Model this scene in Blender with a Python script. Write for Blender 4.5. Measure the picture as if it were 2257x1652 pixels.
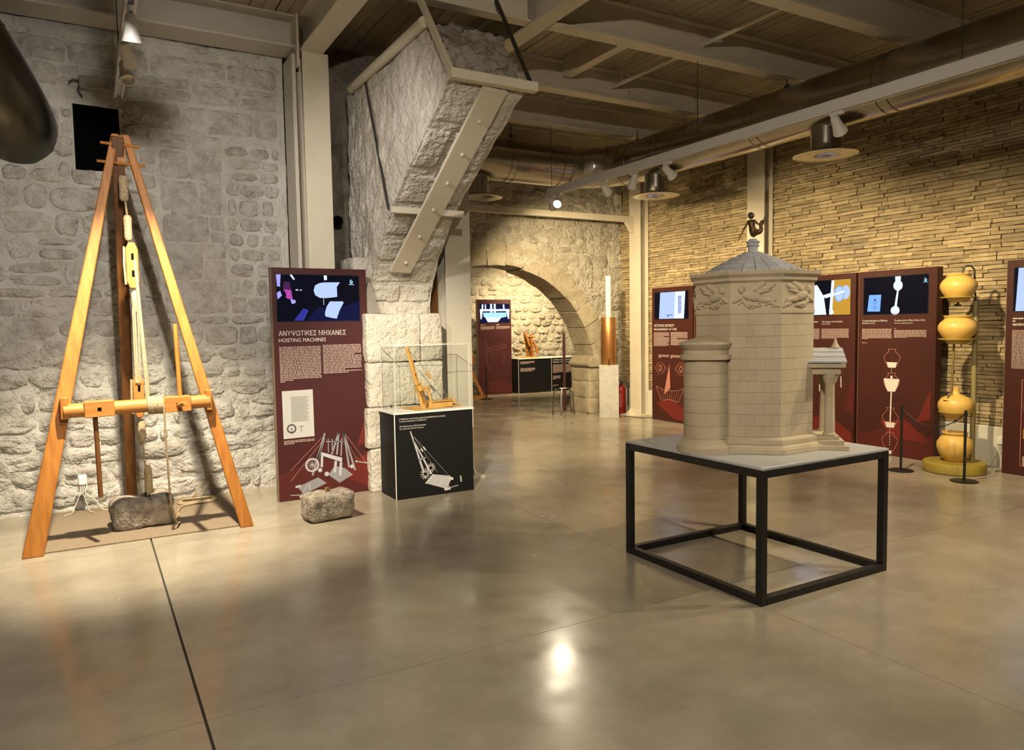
import bpy, bmesh, math, random
from mathutils import Vector, Matrix, noise

# ------------------------------------------------------------------ camera, world, exposure
scn = bpy.context.scene
col = scn.collection
for o in list(bpy.data.objects):
    bpy.data.objects.remove(o)
R = math.radians

def set_camera():
    yaw, pit, rol = R(29.87), R(-3.87), R(-0.93)
    f = Vector((math.sin(yaw)*math.cos(pit), math.cos(yaw)*math.cos(pit), math.sin(pit)))
    r = Vector((math.cos(yaw), -math.sin(yaw), 0)); u = r.cross(f)
    r2 = r*math.cos(rol)+u*math.sin(rol); u2 = -r*math.sin(rol)+u*math.cos(rol)
    cd = bpy.data.cameras.new('camera'); cam = bpy.data.objects.new('camera', cd); col.objects.link(cam)
    cam.matrix_world = Matrix(((r2.x, u2.x, -f.x, 0), (r2.y, u2.y, -f.y, 0), (r2.z, u2.z, -f.z, 1.6), (0, 0, 0, 1)))
    cd.sensor_fit = 'HORIZONTAL'; cd.sensor_width = 36; cd.lens = 1618.0/2257*36
    cd.clip_start = .05; cd.clip_end = 200
    scn.camera = cam
set_camera()
w = bpy.data.worlds.new('world'); scn.world = w; w.use_nodes = True
w.node_tree.nodes['Background'].inputs[0].default_value = (.9, .85, .75, 1)
w.node_tree.nodes['Background'].inputs[1].default_value = .03
vs = scn.view_settings
vs.view_transform = 'Standard'; vs.look = 'None'; vs.gamma = 1; vs.use_curve_mapping = False
vs.exposure = 0.2
try:
    scn.cycles.use_denoising = True
    scn.cycles.max_bounces = 6; scn.cycles.diffuse_bounces = 3; scn.cycles.glossy_bounces = 3; scn.cycles.transparent_max_bounces = 12
    scn.cycles.use_adaptive_sampling = True; scn.cycles.adaptive_threshold = .09; scn.cycles.adaptive_min_samples = 14
    scn.cycles.sample_clamp_indirect = 4
    scn.cycles.caustics_reflective = False; scn.cycles.caustics_refractive = False
except Exception:
    pass
WARM = (1.0, .785, .46); COOL = (1.0, .93, .84); HOT = (1.0, .86, .62)
# lamps: track position, aim point, watts, cone degrees, colour (each built below as a spotlight, some of them added fill)
LEFT_LAMPS = [((.32, 5.25, 3.5), (.42, 6.5, .0), 1150, 72, HOT), ((.32, 5.75, 3.5), (1.1, 7.6, 1.9), 0, 85, COOL), ((.32, 6.15, 3.5), (.9, 4.4, 0), 0, 60, COOL),
              ((.32, 3.2, 3.5), (.3, 7.6, 2.0), 230, 80, COOL), ((.32, 2.2, 3.5), (2.82, 6.7, .95), 1500, 30, HOT),  # first lamp here is unseen, added to brighten the rubble wall
              ((.32, 1.2, 3.5), (3.7, 3.4, 1.25), 60, 50, HOT), ((.32, .2, 3.5), (2.6, 4.6, 0), 400, 140, (1.0, .88, .70)),  # both unseen and added: fill on the tower model and on the floor
              ((.32, 4.2, 3.5), (2.55, 6.5, 2.6), 210, 62, COOL)]  # unseen lamp added to brighten the broken arch
RIGHT_LAMPS = [((5.5, 4.06, 3.24), (8.2, 4.7, 1.2), 470, 82, WARM), ((5.5, 6.13, 3.24), (8.3, 6.6, 1.65), 400, 88, WARM),
               ((5.5, 7.25, 3.24), (8.4, 8.8, 1.7), 420, 82, WARM), ((5.5, 8.25, 3.24), (2.9, 6.0, .9), 75, 80, HOT),
               ((5.5, 8.42, 3.24), (7.7, 10.6, 1.2), 520, 105, WARM),
               ((5.5, 2.2, 3.24), (5.4, 4.2, 0), 210, 125, WARM), ((5.5, 1.6, 3.24), (4.9, 3.0, 0), 170, 125, HOT),  # two unseen lamps added as general fill
               ((5.5, 6.7, 3.24), (5.9, 8.7, 0), 330, 95, WARM)]  # lamp added to brighten the floor before the arch
ALCOVE_LAMPS = [((8.9, 13.5, 3.3), (9.5, 15.7, 1.1), 700, 100, WARM), ((6.0, 13.2, 3.3), (7.6, 15.6, 1.6), 150, 95, WARM)]

# ------------------------------------------------------------------ materials
MATS = {}
def nodes(name):
    m = bpy.data.materials.new(name); m.use_nodes = True
    nt = m.node_tree; return m, nt, nt.nodes['Principled BSDF']

def mat(name, c, rough=.6, metal=0, c2=None, vscale=3, vdetail=4, vr=(.35, .65), bump=None, spec=.5, emit=None, estr=1, stretch=None, rand=0, rvar=0, c3=None, c3s=.7, c3r=(.5, .7)):
    """colour c varied towards c2 (and c3) by noise; bump = list of (scale, strength, distance)"""
    if name in MATS: return MATS[name]
    m, nt, b = nodes(name)
    N, L = nt.nodes, nt.links
    tc = N.new('ShaderNodeTexCoord'); vec = tc.outputs['Object']
    if stretch:
        mp = N.new('ShaderNodeMapping'); mp.inputs['Scale'].default_value = stretch
        L.new(vec, mp.inputs['Vector']); vec = mp.outputs['Vector']
    b.inputs['Roughness'].default_value = rough; b.inputs['Metallic'].default_value = metal
    b.inputs['Specular IOR Level'].default_value = spec
    b.inputs['Base Color'].default_value = (*c, 1)
    out = None
    def noise_mix(prev, a, bcol, scale, rng, detail):
        n = N.new('ShaderNodeTexNoise'); n.inputs['Scale'].default_value = scale; n.inputs['Detail'].default_value = detail; n.inputs['Roughness'].default_value = .62
        L.new(vec, n.inputs['Vector'])
        mr = N.new('ShaderNodeMapRange'); mr.inputs[1].default_value = rng[0]; mr.inputs[2].default_value = rng[1]
        L.new(n.outputs['Fac'], mr.inputs[0])
        mx = N.new('ShaderNodeMix'); mx.data_type = 'RGBA'
        L.new(mr.outputs[0], mx.inputs[0])
        if prev is None: mx.inputs[6].default_value = (*a, 1)
        else: L.new(prev, mx.inputs[6])
        mx.inputs[7].default_value = (*bcol, 1)
        return mx.outputs[2]
    if c2: out = noise_mix(None, c, c2, vscale, vr, vdetail)
    if c3: out = noise_mix(out, c, c3, c3s, c3r, 3)
    if rand:
        g = N.new('ShaderNodeNewGeometry'); oi = N.new('ShaderNodeObjectInfo')
        ad = N.new('ShaderNodeMath'); L.new(g.outputs['Random Per Island'], ad.inputs[0]); L.new(oi.outputs['Random'], ad.inputs[1])
        fr = N.new('ShaderNodeMath'); fr.operation = 'FRACT'; L.new(ad.outputs[0], fr.inputs[0])
        mr = N.new('ShaderNodeMapRange'); mr.inputs[3].default_value = 1-rand; mr.inputs[4].default_value = 1+rand
        L.new(fr.outputs[0], mr.inputs[0])
        hs = N.new('ShaderNodeHueSaturation'); L.new(mr.outputs[0], hs.inputs['Value'])
        if out: L.new(out, hs.inputs['Color'])
        else: hs.inputs['Color'].default_value = (*c, 1)
        out = hs.outputs[0]
    if out: L.new(out, b.inputs['Base Color'])
    if rvar:
        n = N.new('ShaderNodeTexNoise'); n.inputs['Scale'].default_value = 2.2; n.inputs['Detail'].default_value = 3; L.new(vec, n.inputs['Vector'])
        mr = N.new('ShaderNodeMapRange'); mr.inputs[1].default_value = .3; mr.inputs[2].default_value = .7; mr.inputs[3].default_value = rough-rvar; mr.inputs[4].default_value = rough+rvar
        L.new(n.outputs['Fac'], mr.inputs[0]); L.new(mr.outputs[0], b.inputs['Roughness'])
    prev = None
    for s, st, d in (bump or []):
        n = N.new('ShaderNodeTexNoise'); n.inputs['Scale'].default_value = s; n.inputs['Detail'].default_value = 3 if s < 25 else 1.5; n.inputs['Roughness'].default_value = .6
        L.new(vec, n.inputs['Vector'])
        bp = N.new('ShaderNodeBump'); bp.inputs['Strength'].default_value = st; bp.inputs['Distance'].default_value = d
        L.new(n.outputs['Fac'], bp.inputs['Height'])
        if prev: L.new(prev, bp.inputs['Normal'])
        prev = bp.outputs[0]
    if prev: L.new(prev, b.inputs['Normal'])
    if emit:
        b.inputs['Emission Color'].default_value = (*emit, 1); b.inputs['Emission Strength'].default_value = estr
    MATS[name] = m
    return m

def wood(name, c, c2, axis=2):
    st = [14, 14, 14]; st[axis] = 1.2
    return mat(name, c, .5, c2=c2, vscale=2.2, vr=(.38, .62), stretch=st, bump=[(4, .15, .003)], spec=.35)

M_plaster = mat('whitewashed_stone', (.60, .58, .535), .9, c2=(.44, .415, .37), vscale=2.6, vr=(.42, .68), bump=[(5, .7, .08), (22, .9, .03), (90, .5, .006)], c3=(.36, .335, .29), c3s=3.1, c3r=(.58, .74), spec=.25)
M_stone = mat('whitewashed_rubble', (.53, .51, .47), .9, c2=(.37, .34, .295), vscale=9, vr=(.40, .66), bump=[(9, .8, .05), (38, .9, .02), (120, .4, .004)], rand=.09, spec=.25)
M_pier = mat('pale_limestone', (.60, .565, .50), .9, c2=(.47, .43, .36), vscale=2.4, vr=(.4, .7), bump=[(7, .8, .06), (30, .9, .02), (110, .5, .005)], rand=.05, spec=.25)
M_dstone = mat('dark_rough_stone', (.34, .30, .255), .95, c2=(.19, .165, .14), vscale=4, vr=(.4, .65), bump=[(8, .8, .05), (30, .6, .015)], spec=.2)  # darker rough stone for the recess wall and the broken arch
M_arch = mat('arch_wall_rubble', (.56, .52, .43), .9, c2=(.40, .36, .28), vscale=2.8, vr=(.42, .68), bump=[(5, .8, .09), (20, .9, .035), (90, .5, .006)], c3=(.33, .295, .235), c3s=2.2, c3r=(.58, .74), spec=.25)
M_archstone = mat('arch_wall_stone', (.50, .46, .375), .9, c2=(.36, .32, .255), vscale=6, vr=(.42, .68), bump=[(8, .8, .06), (34, .8, .02)], rand=.12, spec=.25)
M_vouss = mat('tan_arch_block', (.48, .42, .31), .9, c2=(.35, .295, .205), vscale=5, vr=(.4, .66), bump=[(9, .5, .02), (40, .5, .008)], rand=.10, spec=.25)
M_brick = mat('thin_tan_brick', (.47, .375, .22), .9, c2=(.36, .275, .15), vscale=9, vr=(.35, .65), bump=[(22, .5, .012), (90, .4, .004)], rand=.26, spec=.25, c3=(.30, .24, .15), c3s=1.1, c3r=(.52, .78))
M_bmortar = mat('dark_joint_mortar', (.15, .115, .07), .95, c2=(.085, .065, .04), vscale=14, bump=[(30, .6, .01)], spec=.2)
M_plinth = mat('white_plinth_paint', (.66, .64, .57), .8, c2=(.58, .55, .47), vscale=3, bump=[(30, .2, .003)])
M_cream = mat('cream_paint', (.66, .60, .475), .5, c2=(.60, .54, .42), vscale=1.7, bump=[(60, .08, .001)])
M_creamg = mat('cream_paint_matte', (.56, .52, .44), .65, c2=(.50, .46, .385), vscale=1.3, bump=[(60, .1, .001)])
M_plank = mat('painted_ceiling_plank', (.40, .345, .24), .7, c2=(.33, .28, .19), vscale=1.4, bump=[(30, .15, .002)], rand=.06)
M_gapdark = mat('dark_ceiling_gap', (.02, .017, .012), .9)
M_floor = mat('polished_concrete', (.395, .348, .270), .22, c2=(.255, .220, .165), vscale=1.7, vdetail=6, vr=(.32, .70), rvar=.085, bump=[(1.6, .05, .012)], spec=.55, c3=(.25, .222, .175), c3s=3.2, c3r=(.5, 1.0))
M_joint = mat('floor_joint', (.05, .042, .03), .8)
M_maroon = mat('maroon_panel', (.055, .0105, .0110), .55, c2=(.047, .0085, .0095), vscale=2, bump=[(150, .05, .0005)], spec=.35)
M_maroonw = mat('brown_panel', (.052, .0118, .0075), .55, c2=(.045, .0095, .0065), vscale=2, spec=.35)
M_redprint = mat('red_print', (.135, .016, .012), .55, spec=.35)
M_redprint2 = mat('dim_red_print', (.078, .0125, .011), .55, spec=.35)
M_pinkline = mat('pink_line_print', (.42, .17, .14), .6)
M_txt = mat('white_print', (.62, .59, .56), .6)
M_txtp = mat('pink_text_print', (.40, .29, .265), .6)
M_grey = mat('grey_print', (.27, .265, .29), .6)
M_greyl = mat('pale_grey_print', (.46, .46, .50), .6)
M_paper = mat('paper_print', (.47, .47, .46), .6)
M_ink = mat('ink_print', (.06, .06, .06), .6)
M_black = mat('black_laminate', (.007, .007, .0075), .55, spec=.22)
M_blackm = mat('black_steel', (.012, .011, .010), .45, metal=0, spec=.4)
M_white = mat('white_laminate', (.78, .77, .72), .35)
M_edge = mat('pale_panel_edge', (.20, .145, .10), .6)
M_wood = wood('orange_pine_upright', (.43, .175, .034), (.33, .12, .021), 2)
M_woodx = wood('orange_pine_across', (.44, .195, .046), (.36, .145, .032), 0)
M_woodd = wood('shade_dark_pine', (.14, .055, .014), (.09, .035, .009), 2)  # dark pine, darkened further to hold the shade on the rear pole
M_woodm = wood('light_model_wood', (.60, .35, .10), (.48, .26, .065), 2)
M_rope = mat('hemp_rope', (.46, .36, .22), .9, c2=(.28, .21, .12), vscale=60, bump=[(90, .7, .004)])
M_galv = mat('galvanised_steel', (.44, .41, .36), .24, metal=1, c2=(.40, .37, .32), vscale=1.6, rvar=.04)
M_galvd = mat('dull_galvanised_steel', (.115, .108, .085), .34, metal=1, c2=(.095, .09, .07), vscale=2, rvar=.04)
M_alu = mat('brushed_steel', (.55, .53, .50), .25, metal=1)
M_chrome = mat('dull_chrome', (.30, .285, .26), .3, metal=1)
M_rail = mat('white_track_paint', (.70, .69, .68), .35)
M_lampw = mat('white_lamp_shell', (.78, .76, .73), .4)
M_iron = mat('dark_iron', (.03, .026, .022), .6, metal=0)
M_granite = mat('rough_grey_stone', (.36, .31, .255), .92, c2=(.17, .145, .12), vscale=22, vr=(.36, .62), bump=[(12, .8, .03), (50, .8, .012)], c3=(.46, .41, .34), c3s=5, c3r=(.55, .7))
M_mat = mat('brown_base_board', (.27, .205, .14), .85, c2=(.20, .15, .10), vscale=60, bump=[(160, .3, .002)])
M_tower = mat('cream_model_plaster', (.50, .42, .30), .8, c2=(.43, .355, .245), vscale=5, vr=(.4, .7), bump=[(25, .25, .004), (80, .2, .0015)], rand=.035, spec=.3)
M_tjoint = mat('model_joint', (.27, .225, .16), .9)
M_troof = mat('cool_lit_model_roof', (.42, .43, .47), .6, c2=(.35, .355, .39), vscale=9, rand=.05)  # bluish tint of cool overhead light put into the roof colour
M_bronze = mat('bronze', (.15, .085, .04), .45, metal=.7, c2=(.09, .05, .025), vscale=30)
M_tabletop = mat('cool_lit_grey_top', (.44, .45, .47), .35, c2=(.40, .41, .43), vscale=3)  # grey top with the cool overhead light tinted into it
M_pot = mat('ochre_clay', (.66, .43, .11), .42, c2=(.58, .35, .075), vscale=5, vr=(.4, .7), bump=[(40, .12, .002)])
M_potbase = mat('olive_base', (.33, .25, .035), .6, c2=(.27, .20, .03), vscale=8, bump=[(90, .2, .002)])
M_copper = mat('copper', (.52, .25, .085), .38, metal=.75, c2=(.42, .19, .06), vscale=4)
M_red = mat('red_enamel', (.28, .016, .014), .35)
M_spiral = mat('white_spiral', (.80, .79, .76), .5)
M_wedge = mat('grey_matte_block', (.27, .245, .215), .85, c2=(.22, .20, .175), vscale=6, bump=[(40, .3, .004)])
M_void = mat('dark_void', (.004, .004, .004), 1, spec=0)
M_weath = mat('weathered_white_plinth', (.46, .45, .41), .8, c2=(.36, .35, .315), vscale=9, vr=(.45, .7), bump=[(40, .3, .003)])
def glass():
    m, nt, b = nodes('clear_acrylic'); N, L = nt.nodes, nt.links
    tr = N.new('ShaderNodeBsdfTransparent'); gl = N.new('ShaderNodeBsdfGlossy'); gl.inputs['Roughness'].default_value = .03
    tr.inputs[0].default_value = (.985, .99, .985, 1)
    lw = N.new('ShaderNodeLayerWeight'); lw.inputs[0].default_value = .5
    pw = N.new('ShaderNodeMath'); pw.operation = 'POWER'; pw.inputs[1].default_value = 4; L.new(lw.outputs['Facing'], pw.inputs[0])
    fr = N.new('ShaderNodeMapRange'); fr.inputs[3].default_value = .018; fr.inputs[4].default_value = .22; L.new(pw.outputs[0], fr.inputs[0])
    mx = N.new('ShaderNodeMixShader'); L.new(fr.outputs[0], mx.inputs[0]); L.new(tr.outputs[0], mx.inputs[1]); L.new(gl.outputs[0], mx.inputs[2])
    L.new(mx.outputs[0], N['Material Output'].inputs[0]); return m
M_glass = glass()
M_gedge = mat('acrylic_edge', (.72, .72, .66), .3)
def screen_mat(name, c, s=1.0):
    return mat(name, (.002, .002, .002), .22, emit=c, estr=s, spec=.25)
S_dark = screen_mat('screen_dark', (.0012, .0018, .008), 1); S_navy = screen_mat('screen_navy', (.004, .006, .045), 1)
S_pale = screen_mat('screen_pale_blue', (.47, .60, .98), 1.0); S_white = screen_mat('screen_white', (.72, .80, 1.0), 1.1)
S_sky = screen_mat('screen_sky_blue', (.22, .45, .95), 1); S_mag = screen_mat('screen_magenta', (.50, .08, .45), .8)
S_plum = screen_mat('screen_plum', (.11, .02, .12), .6); S_vio = screen_mat('screen_violet', (.38, .36, .95), 1)
S_org = screen_mat('screen_orange', (.62, .33, .04), .9); S_cyan = screen_mat('screen_cyan', (.45, .80, 1.0), 1)
S_ind = screen_mat('screen_indigo', (.04, .04, .36), .8)

# ------------------------------------------------------------------ geometry helpers
ORG = {}          # world origin (Vector) of each object built in world coordinates; None = local builder
def thing(name, label, cat, loc=(0, 0, 0), rotz=0, group=None, kind=None, local=False):
    o = bpy.data.objects.new(name, None); col.objects.link(o)
    o.empty_display_size = .1
    o.location = loc; o.rotation_euler = (0, 0, rotz)
    tag(o, label, cat, group, kind)
    ORG[o.name] = Vector((0, 0, 0)) if (local or rotz) else Vector(loc)
    return o
def tag(o, label=None, cat=None, group=None, kind=None):
    if label: o['label'] = label
    if cat: o['category'] = cat
    if group: o['group'] = group
    if kind: o['kind'] = kind
    return o

class MB:
    def __init__(s): s.v = []; s.f = []
    def add(s, vs, fs):
        k = len(s.v); s.v += [Vector(p) for p in vs]; s.f += [tuple(i+k for i in f) for f in fs]; return s
    def box(s, x0, x1, y0, y1, z0, z1):
        return s.add([(x, y, z) for z in (z0, z1) for y in (y0, y1) for x in (x0, x1)],
                     [(0, 2, 3, 1), (4, 5, 7, 6), (0, 1, 5, 4), (2, 6, 7, 3), (0, 4, 6, 2), (1, 3, 7, 5)])
    def hexa(s, b, t):        # two quads, bottom and top (same winding)
        return s.add(list(b)+list(t), [(3, 2, 1, 0), (4, 5, 6, 7), (0, 1, 5, 4), (1, 2, 6, 5), (2, 3, 7, 6), (3, 0, 4, 7)])
    def bar(s, p, q, wx, wz, up=(0, 0, 1), wx2=None, wz2=None):   # rectangular bar from p to q
        p, q = Vector(p), Vector(q); d = (q-p).normalized(); u = Vector(up)
        a = d.cross(u)
        if a.length < 1e-4: a = d.cross(Vector((1, 0, 0)))
        a.normalize(); b = a.cross(d).normalized()
        wx2 = wx if wx2 is None else wx2; wz2 = wz if wz2 is None else wz2
        Q = lambda c, i, j: [c-a*i/2-b*j/2, c+a*i/2-b*j/2, c+a*i/2+b*j/2, c-a*i/2+b*j/2]
        return s.hexa(Q(p, wx, wz), Q(q, wx2, wz2))
    def tube(s, pts, r, n=8, r2=None, cap=True):
        pts = [Vector(p) for p in pts]; k = len(s.v); m = len(pts)
        prev = None
        for i, p in enumerate(pts):
            d = (pts[min(i+1, m-1)]-pts[max(i-1, 0)]).normalized()
            if prev is None:
                a = d.cross(Vector((0, 0, 1)))
                if a.length < 1e-3: a = d.cross(Vector((1, 0, 0)))
            else:
                a = prev-d*prev.dot(d)
            a.normalize(); prev = a; b = d.cross(a)
            rr = r if r2 is None else r+(r2-r)*i/(m-1)
            if isinstance(r, (list, tuple)): rr = r[i]
            for j in range(n):
                t = 2*math.pi*j/n; s.v.append(p+a*rr*math.cos(t)+b*rr*math.sin(t))
        for i in range(m-1):
            for j in range(n):
                s.f.append((k+i*n+j, k+i*n+(j+1) % n, k+(i+1)*n+(j+1) % n, k+(i+1)*n+j))
        if cap:
            s.f.append(tuple(k+j for j in range(n-1, -1, -1))); s.f.append(tuple(k+(m-1)*n+j for j in range(n)))
        return s
    def lathe(s, prof, c=(0, 0, 0), n=32, a0=0, a1=2*math.pi, rot=0, axis=None):
        """profile [(r,z)], about z through c, or along axis vector"""
        k = len(s.v); full = abs(a1-a0-2*math.pi) < 1e-6; m = n if full else n+1
        c = Vector(c)
        if axis is not None:
            q = Vector((0, 0, 1)).rotation_difference(Vector(axis).normalized())
        for r, z in prof:
            for j in range(m):
                t = a0+(a1-a0)*j/n+rot
                p = Vector((r*math.cos(t), r*math.sin(t), z))
                if axis is not None: p = q @ p
                s.v.append(c+p)
        for i in range(len(prof)-1):
            for j in range(n if full else n):
                j2 = (j+1) % m
                s.f.append((k+i*m+j, k+i*m+j2, k+(i+1)*m+j2, k+(i+1)*m+j))
        if prof[0][0] > 1e-5 and full: s.f.append(tuple(k+j for j in range(m-1, -1, -1)))
        if prof[-1][0] > 1e-5 and full: s.f.append(tuple(k+(len(prof)-1)*m+j for j in range(m)))
        return s
    def prism(s, poly, f0, f1):   # polygon of 2-D points mapped by f0 / f1 to 3-D
        n = len(poly); k = len(s.v)
        s.v += [Vector(f0(*p)) for p in poly]+[Vector(f1(*p)) for p in poly]
        s.f.append(tuple(k+i for i in range(n))); s.f.append(tuple(k+n+i for i in range(n-1, -1, -1)))
        for i in range(n): s.f.append((k+i, k+n+i, k+n+(i+1) % n, k+(i+1) % n))
        return s
    def grid(s, fn, nu, nv):
        k = len(s.v)
        for j in range(nv+1):
            for i in range(nu+1): s.v.append(Vector(fn(i/nu, j/nv)))
        for j in range(nv):
            for i in range(nu):
                a = k+j*(nu+1)+i; s.f.append((a, a+1, a+nu+2, a+nu+1))
        return s
    def ell(s, c, r, n=10, m=7, rot=None):
        k = len(s.v); c = Vector(c)
        for i in range(m+1):
            t = math.pi*i/m
            for j in range(n):
                u = 2*math.pi*j/n
                p = Vector((r[0]*math.sin(t)*math.cos(u), r[1]*math.sin(t)*math.sin(u), r[2]*math.cos(t)))
                if rot is not None: p = rot @ p
                s.v.append(c+p)
        for i in range(m):
            for j in range(n):
                s.f.append((k+i*n+j, k+(i+1)*n+j, k+(i+1)*n+(j+1) % n, k+i*n+(j+1) % n))
        return s
    def build(s, name, m, parent=None, smooth=False, bevel=0, local=None, segs=1, recalc=True):
        me = bpy.data.meshes.new(name)
        off = Vector((0, 0, 0))
        if parent is not None: off = ORG.get(parent.name, off)
        me.from_pydata([tuple(p-off) for p in s.v], [], s.f)
        bm = bmesh.new(); bm.from_mesh(me)
        if recalc:
            bmesh.ops.remove_doubles(bm, verts=bm.verts, dist=1e-6)
            bmesh.ops.recalc_face_normals(bm, faces=bm.faces)
        if bevel:
            bmesh.ops.bevel(bm, geom=[e for e in bm.edges if len(e.link_faces) == 2 and e.calc_face_angle(0) > .5], offset=bevel, segments=segs, affect='EDGES', profile=.6)
        bm.to_mesh(me); bm.free()
        me.materials.append(m)
        if smooth:
            for p in me.polygons: p.use_smooth = True
            if smooth != 'all':
                try: me.set_sharp_from_angle(angle=R(40))
                except Exception: pass
        o = bpy.data.objects.new(name, me); col.objects.link(o)
        ORG[o.name] = off
        if parent is not None: o.parent = parent
        return o

def vnoise(p, amp, f, seed=0):
    q = Vector(p)*f+Vector((seed*7.1, seed*3.3, seed*5.7))
    return noise.noise_vector(q)*amp+noise.noise_vector(q*2.7)*amp*.45

def rough_box(x0, x1, y0, y1, z0, z1, amp=.012, f=5, seed=0, cell=.08, rnd=.02):
    """box with rounded, uneven faces (stone block)"""
    bm = bmesh.new()
    bmesh.ops.create_cube(bm, size=1)
    d = (x1-x0, y1-y0, z1-z0)
    bmesh.ops.scale(bm, vec=d, verts=bm.verts); bmesh.ops.translate(bm, vec=((x0+x1)/2, (y0+y1)/2, (z0+z1)/2), verts=bm.verts)
    if rnd: bmesh.ops.bevel(bm, geom=list(bm.edges), offset=rnd, segments=2, affect='EDGES', profile=.5)
    for ax in range(3):
        n = max(1, int(round(d[ax]/cell)))
        lo = (x0, y0, z0)[ax]
        for i in range(1, n):
            co = Vector((0, 0, 0)); co[ax] = lo+d[ax]*i/n; no = Vector((0, 0, 0)); no[ax] = 1
            bmesh.ops.bisect_plane(bm, geom=list(bm.verts)+list(bm.edges)+list(bm.faces), plane_co=co, plane_no=no)
    for v in bm.verts: v.co += vnoise(v.co, amp, f, seed)
    bm.verts.index_update()
    mb = MB(); mb.v = [v.co.copy() for v in bm.verts]; mb.f = [tuple(v.index for v in f_.verts) for f_ in bm.faces]
    bm.free(); return mb

def layout(rng, u0, u1, v0, v1, hr, wr):
    v = v0; cells = []
    while v < v1-.05:
        h = min(rng.uniform(*hr), v1-v)
        u = u0-rng.uniform(0, wr[0])
        while u < u1:
            wd = rng.uniform(*wr)
            if rng.random() < .22: wd *= .6
            a, b = max(u, u0), min(u+wd, u1)
            if b-a > .05:
                if h > .2 and rng.random() < .25:
                    m = v+h*rng.uniform(.4, .6); cells += [(a, b, v, m), (a, b, m, v+h)]
                else: cells.append((a, b, v, v+h))
            u += wd
        v += h
    return cells

def rough_h(u, v, seed=0, amp=1.0):
    """uneven, cracked and washed masonry surface (metres)"""
    h = .030*noise.noise((u*1.7, v*2.4, seed))+.016*noise.noise((u*4.6, v*6.5, seed+3))+.008*noise.noise((u*13, v*17, seed+7))
    m = noise.noise((u*1.3, v*1.6, seed+20))
    c1 = abs(noise.noise((u*2.6+.3*noise.noise((u*5, v*5, 1)), v*6.5, seed+11)))
    if m > -.25: h -= .030*max(0, 1-c1/.07)*min(1, (m+.25)*3)
    return h*amp

def stone_piece(rng, fr, cell, D, pw=(2.2, 4.5), gap=.02, ang=.12, hf=None, n=18, jitter=.22):
    """one stone almost flush with the washed wall: irregular outline, low uneven face"""
    a, b, c, d = cell
    uc, vc = (a+b)/2, (c+d)/2; hu, hv = (b-a)/2-gap*rng.uniform(.5, 1.4), (d-c)/2-gap*rng.uniform(.5, 1.4)
    if hu < .025 or hv < .025: return None
    hf = hf or (lambda u, v: 0)
    p = rng.uniform(*pw); th = rng.uniform(-ang, ang); dd = D*rng.uniform(.35, 1.15); sd = rng.uniform(0, 90)
    tu, tv = rng.uniform(-.5, .5), rng.uniform(-.2, .7)
    mb = MB()
    rings = [(1.05, -.006), (1.0, .0), (.93, .55), (.80, .85), (.52, 1.0), (.25, 1.05)]
    def P(sc, t, q):
        ct, st_ = math.cos(t), math.sin(t)
        rr = (abs(ct)**p+abs(st_)**p)**(-1/p)*sc
        rr *= 1+jitter*noise.noise((ct*1.4+sd, st_*1.4, 2.0))+jitter*.5*noise.noise((ct*4+sd, st_*4, 5.0))
        x, y = ct*rr*hu, st_*rr*hv
        x, y = x*math.cos(th)-y*math.sin(th)*.6, x*math.sin(th)*.6+y*math.cos(th)
        u, v = uc+x, vc+y
        e = q if q <= 0 else dd*q*(1+tu*x/hu*.5+tv*y/hv*.5)+.55*dd*noise.noise((u*16, v*20, sd))
        return Vector(fr(u, v, hf(u, v)+e))
    for sc, q in rings:
        for j in range(n): mb.v.append(P(sc, 2*math.pi*j/n, q))
    mb.v.append(P(.0, 0, 1.0)); k = len(rings)
    for i in range(k-1):
        for j in range(n): mb.f.append((i*n+j, i*n+(j+1) % n, (i+1)*n+(j+1) % n, (i+1)*n+j))
    for j in range(n): mb.f.append(((k-1)*n+j, (k-1)*n+(j+1) % n, k*n))
    return mb

def text(s, x, z, h, m, parent, name='lettering', off=.0035, width=None):
    cu = bpy.data.curves.new(name, 'FONT'); cu.body = s; cu.size = h*1.37; cu.extrude = .0006; cu.resolution_u = 2
    t = bpy.data.objects.new('tmp_text', cu); col.objects.link(t); bpy.context.view_layer.update()
    me = bpy.data.meshes.new_from_object(t.evaluated_get(bpy.context.evaluated_depsgraph_get()))
    bpy.data.objects.remove(t); bpy.data.curves.remove(cu)
    me.name = name; me.materials.clear(); me.materials.append(m)
    o = bpy.data.objects.new(name, me); col.objects.link(o); o.parent = parent
    o.rotation_euler = (R(90), 0, 0); o.location = (x, -off, z)
    if width and len(me.vertices):
        wd = max(v.co.x for v in me.vertices)-min(v.co.x for v in me.vertices)
        if wd > 1e-4: o.scale = (width/wd, 1, 1)
    return o

def flat(polys, m, parent, name, off=.002, t=.0012):
    """flat print: polygons in the (x,z) plane of a panel, standing a hair proud of its face"""
    mb = MB()
    for p in polys: mb.prism(p, lambda x, z: (x, -off-t, z), lambda x, z: (x, -off, z))
    return mb.build(name, m, parent)
def seg(p, q, wd, wd2=None):
    p, q = Vector(p), Vector(q); d = (q-p).normalized(); n = Vector((-d.y, d.x)); wd2 = wd if wd2 is None else wd2
    return [tuple(p-n*wd/2), tuple(q-n*wd2/2), tuple(q+n*wd2/2), tuple(p+n*wd/2)]
def disc(c, r, n=16, rx=None): return [(c[0]+(rx or r)*math.cos(2*math.pi*i/n), c[1]+r*math.sin(2*math.pi*i/n)) for i in range(n)]
def ring(c, r, wd, n=20):
    P = [(c[0]+r*math.cos(2*math.pi*i/n), c[1]+r*math.sin(2*math.pi*i/n)) for i in range(n+1)]
    return [seg(P[i], P[i+1], wd) for i in range(n)]
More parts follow.
